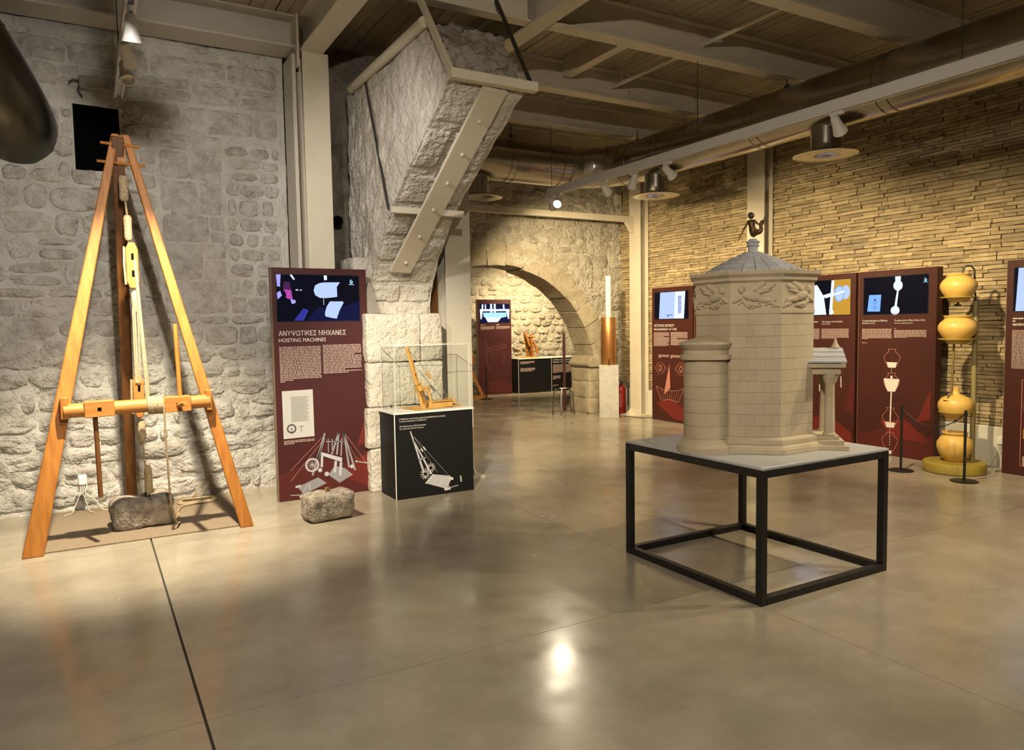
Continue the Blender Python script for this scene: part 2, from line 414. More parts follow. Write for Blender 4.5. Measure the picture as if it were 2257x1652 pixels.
def path(P, wd): return [seg(P[i], P[i+1], wd) for i in range(len(P)-1)]
def para(x0, x1, zt, zb, pitch, rng, last=.5, breaks=()):
    """lines of running text too small to read: one bar per word"""
    out = []; z = zt; k = 0
    n = int((zt-zb)/pitch)
    for k in range(n):
        z = zt-k*pitch; xe = x1
        if k in breaks or k == n-1: xe = x0+(x1-x0)*rng.uniform(.1, last)
        x = x0
        while x < xe-.004:
            wl = min(rng.uniform(.012, .05), xe-x)
            out.append([(x, z-pitch*.60), (x+wl, z-pitch*.60), (x+wl, z), (x, z)]); x += wl+.0055
    return out

# ------------------------------------------------------------------ the setting
YL, XR, YA, ZC = 7.65, 8.45, 10.65, 4.58      # left wall, brick wall, arch wall, ceiling
rng = random.Random(4)

def make_floor():
    fl = thing('floor', 'polished beige concrete floor of large slabs', 'floor', kind='structure')
    MB().box(-3.3, 8.5, -3.3, 11.3, -.12, -.012).build('floor_base', M_joint, fl)
    MB().box(3.2, 12, 11.3, 15.9, -.12, -.001).build('floor_base', M_floor, fl)
    xs = [-3.3, .34, 3.2, 6.05, 8.45]; ys = [-3.3, .31, 3.165, 6.02, 8.9, 11.3]
    for i in range(4):
        for j in range(5):
            a, b, c, d = xs[i], xs[i+1], ys[j], ys[j+1]
            g0 = .006 if i in (0, 1) else .0028
            MB().box(a+(g0 if i == 1 else .002), b-(g0 if i == 0 else .002), c+.002, d-.002, -.03, 0).build('slab', M_floor, fl)
make_floor()

def wall_grid(name, label, fr, u0, u1, v0, v1, st, amp, f, m, hole=None, seed=0, kind='structure', cat='wall', parent=None):
    nu, nv = int((u1-u0)/st), int((v1-v0)/st); mb = MB(); idx = {}
    for j in range(nv+1):
        for i in range(nu+1):
            u, v = u0+(u1-u0)*i/nu, v0+(v1-v0)*j/nv
            d = rough_h(u, v, seed, amp)
            idx[i, j] = len(mb.v); mb.v.append(Vector(fr(u, v, d)))
    for j in range(nv):
        for i in range(nu):
            u, v = u0+(u1-u0)*(i+.5)/nu, v0+(v1-v0)*(j+.5)/nv
            if hole and hole(u, v): continue
            mb.f.append((idx[i, j], idx[i+1, j], idx[i+1, j+1], idx[i, j+1]))
    o = mb.build(name if parent is None else 'mortar_face', m, parent, smooth='all', recalc=False)
    if parent is None: tag(o, label, cat, kind=kind)
    return o

# left wall: rubble with dressed blocks and a dark square opening
HX0, HX1, HZ0, HZ1 = -.01, .30, 3.06, 3.59
def make_wall_left():
    root = thing('wall_left', 'whitewashed rubble stone wall behind the wooden hoist', 'wall', (0, YL, 0), kind='structure')
    fr = lambda u, v, d: (u, YL-d, v)
    hole = lambda u, v: HX0-.025 < u < HX1+.025 and HZ0-.025 < v < HZ1+.025
    wall_grid('w', '', fr, -3.3, 1.80, -.05, 4.6, .03, 1.0, 3.2, M_plaster, hole, 1, parent=root)
    MB().box(-3.3, 1.80, YL+.03, YL+.5, 4.55, 4.6).box(1.76, 1.80, YL+.0, YL+.5, -.05, 4.6).build('wall_end', M_plaster, root)
    # opening lining
    mb = MB(); y0, y1 = YL+.03, YL+.45
    mb.box(HX0-.06, HX0, y0, y1, HZ0-.06, HZ1+.06).box(HX1, HX1+.06, y0, y1, HZ0-.03, HZ1+.03).box(HX0, HX1, y0, y1, HZ1, HZ1+.03).box(HX0, HX1, y0, y1, HZ0-.03, HZ0).box(HX0, HX1, y1-.02, y1, HZ0, HZ1)
    mb.build('opening_lining', M_void, root)
    r = random.Random(11); cells = []
    cells += layout(r, -1.9, 1.45, .02, .55, (.13, .24), (.22, .55))
    cells += layout(r, -1.9, .62, .55, 2.0, (.14, .27), (.20, .50))
    cells += layout(r, -1.9, .62, 2.0, 3.05, (.14, .24), (.18, .42))
    cells += layout(r, .64, 1.74, .55, 1.75, (.15, .26), (.20, .45))
    cells += layout(r, 1.22, 1.74, 1.75, 3.45, (.11, .19), (.13, .30))
    cells += layout(r, .34, .62, 3.05, 3.6, (.2, .3), (.2, .3)) + layout(r, -.22, -.03, 2.9, 3.6, (.2, .3), (.15, .2))
    ash = layout(r, .64, 1.20, 1.75, 3.45, (.26, .36), (.26, .58)) + layout(r, .36, 1.74, 3.47, 3.72, (.24, .25), (.6, .9)) + layout(r, -1.2, 1.74, 3.74, 4.2, (.2, .25), (.35, .8))
    for cell in cells:
        if cell[3]-cell[2] < .08: continue
        if hole((cell[0]+cell[1])/2, (cell[2]+cell[3])/2): continue
        mb = stone_piece(r, fr, cell, .026, gap=.016, hf=lambda u, v: rough_h(u, v, 1))
        if mb: mb.build('stone', M_stone, root, smooth='all')
    for cell in ash:
        if cell[1]-cell[0] < .1: continue
        mb = stone_piece(r, fr, cell, .014, pw=(7, 11), gap=.008, ang=.02, hf=lambda u, v: rough_h(u, v, 1), jitter=.05, n=24)
        if mb: mb.build('ashlar_block', M_stone, root, smooth='all')
make_wall_left()

# dark recess behind the steel column, and the unseen sides of the hall
wall_grid('wall_recess', 'dark recess wall between the column and the stone pier', lambda u, v, d: (u, 7.95-d, v), 1.7, 3.2, -.05, 4.6, .06, 1.4, 3, M_dstone, None, 3)
tag(MB().box(3.1, 3.2, 7.62, YA+.1, -.05, 4.6).build('wall_passage', M_plaster), 'plain stone wall of the passage behind the pier', 'wall', kind='structure')
tag(MB().box(-3.5, 8.6, -3.5, -3.3, -.05, 4.6).build('wall_rear', M_plaster), 'plain pale wall at the rear of the hall', 'wall', kind='structure')
tag(MB().box(-3.5, -3.3, -3.5, 8.2, -.05, 4.6).build('wall_side', M_plaster), 'plain pale wall at the far side of the hall', 'wall', kind='structure')

# brick wall with its white plinth
def make_wall_right():
    root = thing('wall_right', 'long wall of thin tan bricks above a white plinth', 'wall', (XR, 0, 0), kind='structure')
    MB().box(XR+.012, XR+.3, -3.3, YA+.3, -.05, 4.6).build('mortar_bed', M_bmortar, root)
    MB().box(XR-.05, XR+.02, -3.3, YA, -.02, .43).build('plinth', M_plinth, root, bevel=.008)
    r = random.Random(21); bricks = []
    z = .435
    while z < 4.5:
        h = r.uniform(.033, .047); y = -.5-r.uniform(0, .3)
        while y < YA:
            L = r.choice((.12, .2, .24, .27, .31, .36))*r.uniform(.9, 1.1)
            if y+L > 0 and L > .05: bricks.append((y, min(y+L, YA), z, z+h))
            y += L
        z += h+.0015
    def brick(b, mb):
        y0, y1, z0, z1 = b; g = .0036; d = r.uniform(.002, .032); t = r.uniform(-.004, .004)
        x = XR-d
        mb.hexa([(x, y0+g, z0+g*.6+t), (XR+.05, y0+g, z0+g*.6+t), (XR+.05, y1-g, z0+g*.6-t), (x+r.uniform(-.006, .006), y1-g, z0+g*.6-t)],
                [(x+r.uniform(-.003, .004), y0+g, z1-g*.6+t), (XR+.05, y0+g, z1-g*.6+t), (XR+.05, y1-g, z1-g*.6-t), (x, y1-g, z1-g*.6-t)])
    near = []
    rest = MB()
    cand = sorted([b for b in bricks if 3.98 < b[0] and b[1] < 7.0 and (b[2] > 2.2 or b[1] < 4.66) and b[2] < 3.7], key=lambda b: b[0]+.25*abs(b[2]-2.4))
    pick = set(cand[:290])
    for b in bricks:
        if b in pick:
            mb = MB(); brick(b, mb); mb.build('brick', M_brick, root)
        else: brick(b, rest)
    tag(rest.build('bricks', M_brick, root), kind='stuff')
make_wall_right()

# arch wall at the back, its opening and the bright room beyond
AC, AZ, AR, JX = 5.85, .60, 2.0, 7.69       # arch centre x, z, radius; jamb face
def make_wall_back():
    root = thing('wall_back', 'rubble stone wall pierced by a wide round arch', 'wall', (0, YA, 0), kind='structure')
    fr = lambda u, v, d: (u, YA-d, v)
    xl, xr = 3.15, XR+.02; half = JX-AC+.13; ro = AR+.05
    def bottom(x):
        d = abs(x-AC)
        if d < half: return max(AZ+math.sqrt(max(ro*ro-d*d, 0)), .95)
        return -.05
    mb = MB(); n = 150; xs = [xl+(xr-xl)*i/n for i in range(n+1)]+[AC-half, AC+half, AC+half+.0005, AC-half-.0005]; xs = sorted(xs)
    m = 110
    for x in xs:
        b = bottom(x)
        for j in range(m+1):
            z = b+(4.6-b)*j/m
            mb.v.append(Vector((x, YA-rough_h(x, z, 2), z)))
    for i in range(len(xs)-1):
        for j in range(m):
            a = i*(m+1)+j; mb.f.append((a, a+m+1, a+m+2, a+1))
    mb.build('mortar_face', M_arch, root, smooth='all', recalc=False)
    r = random.Random(5)
    for c in layout(r, 4.9, XR-.02, .05, 4.3, (.13, .24), (.15, .42)):
        u, v = (c[0]+c[1])/2, (c[2]+c[3])/2
        if (u-AC)**2+(v-AZ)**2 < (AR+.38)**2 and v > AZ or (abs(u-AC) < half+.5 and v < 1.1): continue
        if r.random() < .12: continue
        p = stone_piece(r, fr, c, .020, gap=.02, ang=.25, hf=lambda u, v: rough_h(u, v, 2), n=14)
        if p: p.build('stone', M_archstone, root, smooth='all')
    # arch ring of wedge blocks, whole thickness of the wall
    n = 17; t0, t1 = R(9), R(171)
    for i in range(n):
        a, b = t0+(t1-t0)*i/n+.004, t0+(t1-t0)*(i+1)/n-.004
        ri = AR+r.uniform(-.012, .012); ro2 = AR+.30+r.uniform(-.05, .07); y0 = YA-.004-r.uniform(0, .014); y1 = YA+.56
        ts = [a+(b-a)*q/4 for q in range(5)]
        mb = MB().prism([(ri, t) for t in ts]+[(ro2, t) for t in reversed(ts)], lambda rr, t: (AC+rr*math.cos(t), y0, AZ+rr*math.sin(t)), lambda rr, t: (AC+rr*math.cos(t), y1, AZ+rr*math.sin(t)))
        for v in mb.v: v += vnoise(v, .010, 4, 3)
        mb.build('arch_block', M_vouss, root, smooth=True)
    for s in (1, -1):
        z = 0; k = 0
        while z < .83:
            h = (.27, .30, .26)[k]
            for (xa, xb) in (((0, .30), (.31, .56)) if k % 2 else ((0, .24), (.25, .60))):
                x0, x1 = AC+s*(JX-AC+xa), AC+s*(JX-AC+xb); x0, x1 = min(x0, x1), max(x0, x1)
                x1 = min(x1, XR-.03)
                rough_box(x0+.004, x1-.004, YA-.008, YA+.56, z+.001, z+h-.001, .016, 6, k+s, .07, .008).build('jamb_block', M_vouss, root, smooth='all')
            z += h; k += 1
        prof = [(-.0, .83), (-.035, .85), (-.05, .88), (-.05, .92), (-.01, .94), (.05, 1.03)]
        x1 = AC+s*(JX-AC+.42)
        poly = [(AC+s*(JX-AC+p), z) for p, z in prof]+[(x1, 1.03), (x1, .83)]
        MB().prism(poly, lambda x, z: (x, YA-.055, z), lambda x, z: (x, YA+.56, z)).build('impost', M_vouss, root, bevel=.012)
make_wall_back()

def make_alcove():
    root = thing('wall_alcove', 'brightly lit rubble wall of the room beyond the arch', 'wall', (0, 15.75, 0), kind='structure')
    fr = lambda u, v, d: (u, 15.75-d, v)
    wall_grid('w', '', fr, 4.0, 11.8, -.05, 3.9, .05, 1.3, 3, M_arch, None, 9, parent=root)
    r = random.Random(8)
    for c in layout(r, 6.9, 10.6, .1, 3.3, (.14, .26), (.16, .42)):
        p = stone_piece(r, fr, c, .05, gap=.02, ang=.25, hf=lambda u, v: rough_h(u, v, 9, 1.3), n=14)
        if p: p.build('stone', M_archstone, root, smooth='all')
    tag(MB().box(3.9, 4.0, 11.2, 15.8, -.05, 3.9).build('wall_alcove_side', M_arch), 'side wall of the room beyond the arch', 'wall', kind='structure')
    tag(MB().box(11.8, 11.9, 11.2, 15.8, -.05, 3.9).build('wall_alcove_end', M_arch), 'end wall of the room beyond the arch', 'wall', kind='structure')
    tag(MB().box(XR, 11.9, 11.15, 11.25, -.05, 3.9).build('wall_alcove_front', M_arch), 'inner face of the arch wall beyond the brick wall', 'wall', kind='structure')
    tag(MB().box(3.9, 11.9, 11.15, 15.9, 3.85, 3.95).build('ceiling_alcove', M_creamg), 'plain ceiling of the room beyond the arch', 'ceiling', kind='structure')
make_alcove()

# ceiling planks, beams and columns
def make_ceiling():
    root = thing('ceiling', 'painted plank ceiling between steel beams', 'ceiling', (0, 0, ZC), kind='structure')
    MB().box(-3.5, XR+.3, -3.5, 11.2, ZC+.025, ZC+.1).build('roof_deck', M_gapdark, root)
    x = -3.3; r = random.Random(2)
    while x < XR:
        g = .004 if r.random() < .9 else .011
        MB().box(x+g, min(x+.118-.002, XR+.05), -3.3, 11.15, ZC+r.uniform(-.002, .003), ZC+.024).build('plank', M_plank, root)
        x += .118
make_ceiling()

def ibeam(name, label, axis, a0, a1, c, zb, wd, h, m=M_cream, web=.014, fl=.016):
    mb = MB(); z1 = zb+h
    for z0, zz in ((zb, zb+fl), (z1-fl, z1)):
        if axis == 'x': mb.box(a0, a1, c-wd/2, c+wd/2, z0, zz)
        else: mb.box(c-wd/2, c+wd/2, a0, a1, z0, zz)
    if axis == 'x': mb.box(a0, a1, c-web/2, c+web/2, zb+fl, z1-fl)
    else: mb.box(c-web/2, c+web/2, a0, a1, zb+fl, z1-fl)
    return tag(mb.build(name, m), label, 'beam', 'ceiling beams', 'structure')
ibeam('ceiling_beam', 'deep cream steel beam running along the top of the stone wall', 'x', -3.3, 1.86, 7.42, 4.28, .34, .30, M_creamg)
ibeam('ceiling_beam', 'cream steel main beam resting on the column beside the stone wall', 'y', -3.3, 7.5, 1.985, 4.25, .22, .33)
ibeam('ceiling_beam', 'cream steel main beam above the broken arch end', 'y', -3.3, 7.3, 3.60, 4.25, .18, .33)
ord_ = ['first', 'second', 'third', 'fourth', 'fifth', 'sixth']
for nm, y in (('nearest the viewer, partly over the duct', 4.36), ('carrying the stub of an unfinished bracket', 5.65), ('just beyond the broken arch', 7.14), ('above the bend of the duct', 8.42), ('closest to the arched wall', 9.75), ('overhead, out of view', 3.0)):
    ibeam('ceiling_beam', 'cream steel cross beam '+nm, 'x', 3.70, XR, y, 4.25, .16, .33)
ibeam('ceiling_beam', 'dim cream cross beam between the two main beams, behind the broken arch', 'x', 2.1, 3.5, 5.72, 4.26, .12, .32)
# short timber stub and conduit under the planks
tag(MB().box(4.78, 4.90, 5.74, 7.06, 4.40, ZC).build('ceiling_stub_beam', M_cream), 'short boxed cream stub beam between two cross beams', 'beam', kind='structure')
c = thing('conduit', 'thin cream conduit pipe crossing under the ceiling beams', 'pipe', (5.53, 5.6, 4.40))
MB().tube([(5.53, -1.0, 4.40), (5.53, 7.2, 4.40)], .022, 8).build('pipe', M_cream, c, smooth=True)
for y in (4.5, 5.8, 6.9): MB().box(5.51, 5.55, y, y+.03, 4.40, ZC).build('clip', M_cream, c)
tag(MB().tube([(7.0, 9.2, 4.535), (7.6, 9.2, 4.535)], .05, 12).build('ceiling_tube', M_cream, smooth=True), 'short cream tube fixed under the planks beyond the last beam', 'pipe')

def hcol(label, x0, x1, yf, depth, ztop, m, facing='y', base=True):
    """steel H column; front flange faces -y (facing y) or -x (facing x)"""
    root = thing('steel_column', label, 'column', ((x0+x1)/2 if facing == 'y' else yf, yf if facing == 'y' else (x0+x1)/2, 0), kind='structure', group='steel columns')
    T = (lambda a, b, c, d, e, f: (a, b, c, d, e, f)) if facing == 'y' else (lambda a, b, c, d, e, f: (c, d, a, b, e, f))
    MB().box(*T(x0, x1, yf, yf+.02, 0, ztop)).build('front_flange', m, root, bevel=.003)
    MB().box(*T((x0+x1)/2-.008, (x0+x1)/2+.008, yf+.02, yf+depth-.02, 0, ztop)).build('web', m, root)
    MB().box(*T(x0, x1, yf+depth-.02, yf+depth, 0, ztop)).build('back_flange', m, root, bevel=.003)
    if base:
        mb = MB()
        for a in (x0+.02, x1-.04):
            if facing == 'y': mb.prism([(yf-.12, 0), (yf, 0), (yf, .14)], lambda y, z: (a, y, z), lambda y, z: (a+.02, y, z))
            else: mb.prism([(yf-.16, 0), (yf, 0), (yf, .11)], lambda x, z: (x, a, z), lambda x, z: (x, a+.02, z))
        MB().box(*T(x0-.04, x1+.04, yf-.18, yf+depth-.0, 0, .018)).build('base_plate', m, root)
        mb.build('gusset', m, root)
    return root
c1 = hcol('cream steel column standing at the end of the whitewashed rubble wall', 1.89, 2.145, 7.22, .25, 4.25, M_cream)
MB().box(1.80, 1.835, 7.26, 7.60, 0, 4.22).build('side_angle', M_creamg, c1)
MB().box(1.84, 1.86, 7.2, 7.4, 4.1, ZC).build('stiffener', M_cream, c1)
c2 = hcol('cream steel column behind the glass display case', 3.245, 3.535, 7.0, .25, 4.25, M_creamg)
MB().box(3.12, 3.235, 7.19, 7.215, 0, 4.25).build('shade_strip', M_woodd, c2)  # dark strip standing in for the shaded web of the column
hcol('cream steel column against the brick wall, behind the tower model', 7.205, 7.51, 8.225, .185, 4.25, M_cream, 'x', False)
c4 = hcol('cream steel column near the corner with the arched wall', 9.86, 10.15, 8.225, .185, 4.25, M_cream, 'x')
tie = thing('tie_beam', 'slim cream steel tie running across the arched wall', 'beam', (5.9, 10.05, 3.4), kind='structure')
MB().box(3.2, 8.225, 10.0, 10.08, 3.33, 3.43).build('bar', M_cream, tie, bevel=.004)
MB().prism([(8.225, 3.33), (8.225, 3.16), (8.18, 3.16), (8.05, 3.33)], lambda x, z: (x, 10.0, z), lambda x, z: (x, 10.08, z)).build('bracket', M_cream, tie)

# broken arch springing from a stone pier, held by steel straps
def make_pier():
    root = thing('arch_pier', 'broken stone arch springing from a pier, held by cream steel straps', 'stone arch', (2.75, 7.2, 0), kind='structure')
    X0, X1 = 2.45, 3.10
    C = [(7.10, 1.70), (7.05, 1.95), (6.93, 2.18), (6.72, 2.40), (6.42, 2.68), (6.08, 2.90), (5.68, 3.14), (5.35, 3.33), (5.10, 3.47)]
    def curve(t):
        t *= len(C)-1; i = min(int(t), len(C)-2); q = t-i
        p0, p1, p2, p3 = C[max(i-1, 0)], C[i], C[i+1], C[min(i+2, len(C)-1)]
        g = lambda a, b, c_, d: .5*((2*b)+(-a+c_)*q+(2*a-5*b+4*c_-d)*q*q+(-a+3*b-3*c_+d)*q**3)
        return g(p0[0], p1[0], p2[0], p3[0]), g(p0[1], p1[1], p2[1], p3[1])
    dis = lambda p: Vector(p)+vnoise(p, .024, 4.0, 2)+vnoise((p[0]*1.0, p[1]*1.0, p[2]*.55), .014, 14, 5)+vnoise(p, .005, 40, 8)
    dis2 = lambda p: Vector(p)+vnoise(p, .011, 4.0, 2)+vnoise(p, .004, 14, 5)
    ET, EB = (5.50, 4.02), C[-1]
    # side faces: ruled between the soffit curve and the back / top line
    def back(t):
        if t < .45: return 7.62, 1.70+(4.05-1.70)*t/.45
        q = (t-.45)/.55; return 7.62+(ET[0]-7.62)*q, 4.05+(ET[1]-4.05)*q
    for x, nm in ((X0, 'side_face'), (X1, 'side_face')):
        def fn(u, v, x=x):
            a, b = curve(v), back(v); p = (x, a[0]+(b[0]-a[0])*u, a[1]+(b[1]-a[1])*u); return dis2(p).lerp(dis(p), min(1, u*7))
        MB().grid(fn, 66, 100).build(nm, M_pier, root, smooth='all')
    MB().grid(lambda u, v: dis2((X0+(X1-X0)*u, *curve(v))), 36, 100).build('soffit', M_pier, root, smooth='all')
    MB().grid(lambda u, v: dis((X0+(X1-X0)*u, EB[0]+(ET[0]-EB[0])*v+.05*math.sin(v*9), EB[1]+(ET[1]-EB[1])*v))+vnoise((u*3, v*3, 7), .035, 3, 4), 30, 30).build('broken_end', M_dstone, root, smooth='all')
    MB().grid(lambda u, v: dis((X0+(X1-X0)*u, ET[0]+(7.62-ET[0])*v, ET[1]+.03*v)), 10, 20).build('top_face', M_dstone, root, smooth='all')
    # dressed blocks along the soffit
    r = random.Random(9); cuts = [0, .075, .17, .285, .40, .52, .65, .80, .985]
    for i in range(len(cuts)-1):
        splits = [0, 1] if i in (2, 5, 7) else [0, r.uniform(.35, .62), 1]
        for k in range(len(splits)-1):
            ua, ub, va, vb = splits[k]+.008, splits[k+1]-.008, cuts[i]+.006, cuts[i+1]-.006
            lift = r.uniform(.010, .024); sd = r.random()*9
            def fn(u, v):
                e = min(u, 1-u, v, 1-v); y, z = curve(va+(vb-va)*v); y2, z2 = curve(min(va+(vb-va)*v+.01, 1))
                n = Vector((0, -(z2-z), (y2-y))); n = n.normalized()*-1 if n.y > 0 else n.normalized()
                p = Vector((X0+(X1-X0)*(ua+(ub-ua)*u), y, z))
                d = lift*min(1, e/.10)-(.03 if e < .001 else 0)
                return dis2(p)+n*d+vnoise(p, .004, 9, sd)
            MB().grid(fn, 18, 14).build('arch_block', M_pier, root, smooth='all')
    # pier base of squared blocks
    z = 0
    for k, (h, sp) in enumerate(((.42, (2.31, 2.72, 3.10)), (.40, (2.29, 2.55, 3.09)), (.44, (2.31, 2.80, 3.11)), (.475, (2.30, 2.86, 3.10)))):
        for i in range(len(sp)-1):
            rough_box(sp[i]+.003, sp[i+1]-.003, 6.80+r.uniform(-.012, .012), 7.64, z+.003, z+h-.003, .012, 5, k*3+i, .085, .018).build('base_block', M_pier, root, smooth='all')
        z += h
    rough_box(2.30, 2.48, 7.12, 7.64, 1.735, 2.3, .01, 5, 8, .1, .02).build('base_block', M_pier, root, smooth='all')
    MB().prism([(2.30, 1.735), (2.50, 1.735), (2.415, 2.03), (2.385, 2.04)], lambda x, z: (x, 6.93, z), lambda x, z: (x, 7.13, z)).build('grey_wedge', M_wedge, root, bevel=.006)  # plain grey wedge set on the base blocks
    # steelwork
    p = [curve(t) for t in (.27, .42, .55, .68, .82, .985)]
    pa, pb = Vector((2.68, p[0][0]-.065, p[0][1]-.07)), Vector((2.82, p[-1][0]-.02, p[-1][1]-.03))
    st = MB(); st.bar(pa, pb, .215, .03, up=(0, -.75, -.65)); strap = st.build('strap_plate', M_cream, root, bevel=.003)
    d = (pb-pa); nrm = Vector((0, -d.z, d.y)).normalized(); nrm = -nrm if nrm.y > 0 else nrm
    for q in (.07, .24, .40, .55, .70, .86):
        c_ = pa+d*q; MB().lathe([(.016, 0), (.016, .03), (.008, .036), (0, .037)], c_, 8, axis=nrm).build('bolt', M_cream, strap, smooth=True)
    y, z = curve(.50)
    MB().bar((2.42, y-.06, z-.02), (3.14, y-.06, z-.02), .05, .055).build('cross_bar', M_cream, root)
    MB().bar((2.41, EB[0]-.05, EB[1]+.0), (3.16, EB[0]-.05, EB[1]+.0), .07, .07).build('end_bar', M_cream, root)
    MB().bar((2.43, EB[0]-.05, EB[1]), (2.43, 5.72, 4.36), .03, .055, up=(0, 1, 0)).build('end_angle', M_cream, root)
    MB().bar((3.13, EB[0]-.05, EB[1]), (3.13, 5.62, 4.36), .018, .03, up=(0, 1, 0)).build('end_angle', M_iron, root)
    MB().tube([(2.41, 7.36, 4.0), (2.41, 5.50, 4.0)], .045, 10).build('side_tube', M_cream, root, smooth=True)
    MB().bar((2.425, 6.98, 3.98), (2.425, y+.02, z), .014, .02).build('side_rod', M_iron, root)
make_pier()

# ------------------------------------------------------------------ ducts, tracks and lamps
def duct_main():
    root = thing('ventilation_duct', 'large round galvanised ventilation duct bending in front of the arched wall', 'duct', (6.8, 6.0, 3.58))
    rad, zc, xd, yb, rb = .285, 3.865, 6.8, 8.95, .75
    pts = [(xd, y, zc) for y in (-3.2, 0, 2, 4, 6, yb-rb)]
    MB().tube(pts, rad, 40).build('straight_run', M_galv, root, smooth=True)
    n = 5
    for i in range(n):
        a, b = math.pi/2*i/n, math.pi/2*(i+1)/n
        P = lambda t: (xd-rb+rb*math.cos(t), yb-rb+rb*math.sin(t), zc)
        q = MB().tube([P(a), P((a+b)/2), P(b)], rad, 40, cap=False).build('elbow_segment', M_galv, root, smooth=True)
        tb = P(b); dirv = Vector((-math.sin(b), math.cos(b), 0))
        MB().lathe([(rad, -.012), (rad+.008, -.008), (rad+.008, .008), (rad, .012)], tb, 40, axis=dirv).build('seam', M_galv, q, smooth=True)
    MB().tube([(xd-rb, yb, zc), (5.4, yb, zc), (3.3, yb, zc)], rad, 40).build('straight_run', M_galv, root, smooth=True)
    for y in (.5, 2.6, 4.35, 4.46, 5.9, 6.01, 7.55, 8.16):
        MB().lathe([(rad, -.012), (rad+.007, -.007), (rad+.007, .007), (rad, .012)], (xd, y, zc), 40, axis=(0, 1, 0)).build('seam', M_galv, root, smooth=True)
    for x in (5.9, 5.15, 5.05, 4.2):
        MB().lathe([(rad, -.012), (rad+.007, -.007), (rad+.007, .007), (rad, .012)], (x, yb, zc), 40, axis=(1, 0, 0)).build('seam', M_galv, root, smooth=True)
    for x, y in ((xd, 5.15), (xd, 7.82), (4.66, yb)):
        MB().tube([(x, y, 3.36), (x, y, 3.75)], .15, 32, cap=False).build('outlet_neck', M_alu, root, smooth=True)
        MB().lathe([(.15, .05), (.20, .03), (.32, 0), (.325, -.008), (.315, -.012), (.19, .0), (.15, .012), (.12, .03), (0.0, .04)], (x, y, 3.335), 40).build('diffuser', M_galv, root, smooth=True)
    for x, y in ((xd, 5.65), (xd, 8.2), (5.1, 8.8), (6.8, 3.0)):
        MB().tube([(x, y, zc+rad-.01), (x, y, 4.30)], .006, 6).build('hanger_rod', M_iron, root)
        MB().box(x-.02, x+.02, y-.02, y+.02, zc+rad-.005, zc+rad+.035).build('clamp', M_iron, root)
duct_main()
d = thing('ventilation_duct', 'dull round duct slanting down into the whitewashed rubble wall', 'duct', (-.44, 7.4, 3.0))
da, A_, K_, B_ = Vector((-1.12, 6.90, 4.52)), Vector((-.74, 7.18, 3.88)), Vector((-.46, 7.38, 3.39)), Vector((-.45, 7.80, 3.34)); dv = A_-da
MB().tube([da, da+dv*.5, A_], .315, 44).build('straight_run', M_galvd, d, smooth=True)
MB().tube([A_*(1-t)**2+K_*2*t*(1-t)+B_*t*t for t in [i/10 for i in range(11)]], .315, 44).build('elbow', M_galvd, d, smooth=True)
for c_, ax in ((da+dv*.3, dv), (A_, dv)):
    MB().lathe([(.315, -.01), (.322, -.006), (.322, .006), (.315, .01)], c_, 44, axis=ax).build('seam', M_galvd, d, smooth=True)
tr = thing('lighting_track', 'long white ceiling light track hung in front of the big duct', 'light track', (5.5, 5.5, 3.34))
mb = MB().box(5.465, 5.535, -3.0, 8.50, 3.36, 3.43).box(5.465, 5.485, -3.0, 8.50, 3.335, 3.36).box(5.515, 5.535, -3.0, 8.50, 3.335, 3.36)
mb.build('rail', M_rail, tr)
for y in (8.42, 5.68, 3.05): MB().tube([(5.5, y, 3.43), (5.5, y, 4.27)], .004, 6).build('hanger_rod', M_iron, tr)
tl = thing('lighting_track', 'white ceiling light track pointing at the whitewashed rubble wall', 'light track', (.32, 5.5, 3.6))
MB().box(.285, .355, -3.0, 7.28, 3.63, 3.68).box(.285, .303, -3.0, 7.28, 3.605, 3.63).box(.337, .355, -3.0, 7.28, 3.605, 3.63).build('rail', M_rail, tl)
for y in (6.9, 4.6, 1.0): MB().tube([(.32, y, 3.68), (.32, y, ZC)], .004, 6).build('hanger_rod', M_iron, tl)

def spotlight(pos, aim, watts, cone, colr, ztrack, label, group, size=1.0):
    p = Vector(pos); a = (Vector(aim)-p).normalized()
    root = thing('track_spotlight', label, 'spotlight', (p.x, p.y, ztrack), group=group)
    MB().box(p.x-.02, p.x+.02, p.y-.06, p.y+.06, ztrack-.03, ztrack).build('adapter', M_lampw, root, bevel=.004)
    MB().tube([(p.x, p.y, ztrack-.02), (p.x, p.y, p.z+.03), p], .011, 8).build('stem', M_lampw, root, smooth=True)
    k = size
    hd = MB().lathe([(0, -.075*k), (.026*k, -.072*k), (.034*k, -.055*k), (.038*k, -.01*k), (.043*k, .03*k), (.058*k, .085*k), (.060*k, .10*k), (.054*k, .10*k), (.045*k, .06*k), (0, .055*k)], p, 20, axis=a).build('head', M_lampw, root, smooth=True)
    if watts > 0:
        on = mat('lit_lens_'+('w' if colr[2] < .7 else 'c'), (.9, .9, .9), .4, emit=colr, estr=9)
        MB().lathe([(0, .090*k), (.054*k, .090*k), (.054*k, .097*k), (0, .100*k)], p, 16, axis=a).build('lens', on, hd)
        ld = bpy.data.lights.new('lamp', 'SPOT'); ld.energy = watts; ld.color = colr; ld.spot_size = R(cone); ld.spot_blend = .95; ld.shadow_soft_size = .04
        lo = bpy.data.objects.new('lamp', ld); col.objects.link(lo); lo.parent = root
        lo.location = p+a*.125-Vector(root.location); lo.rotation_euler = a.to_track_quat('-Z', 'Y').to_euler()
    return root
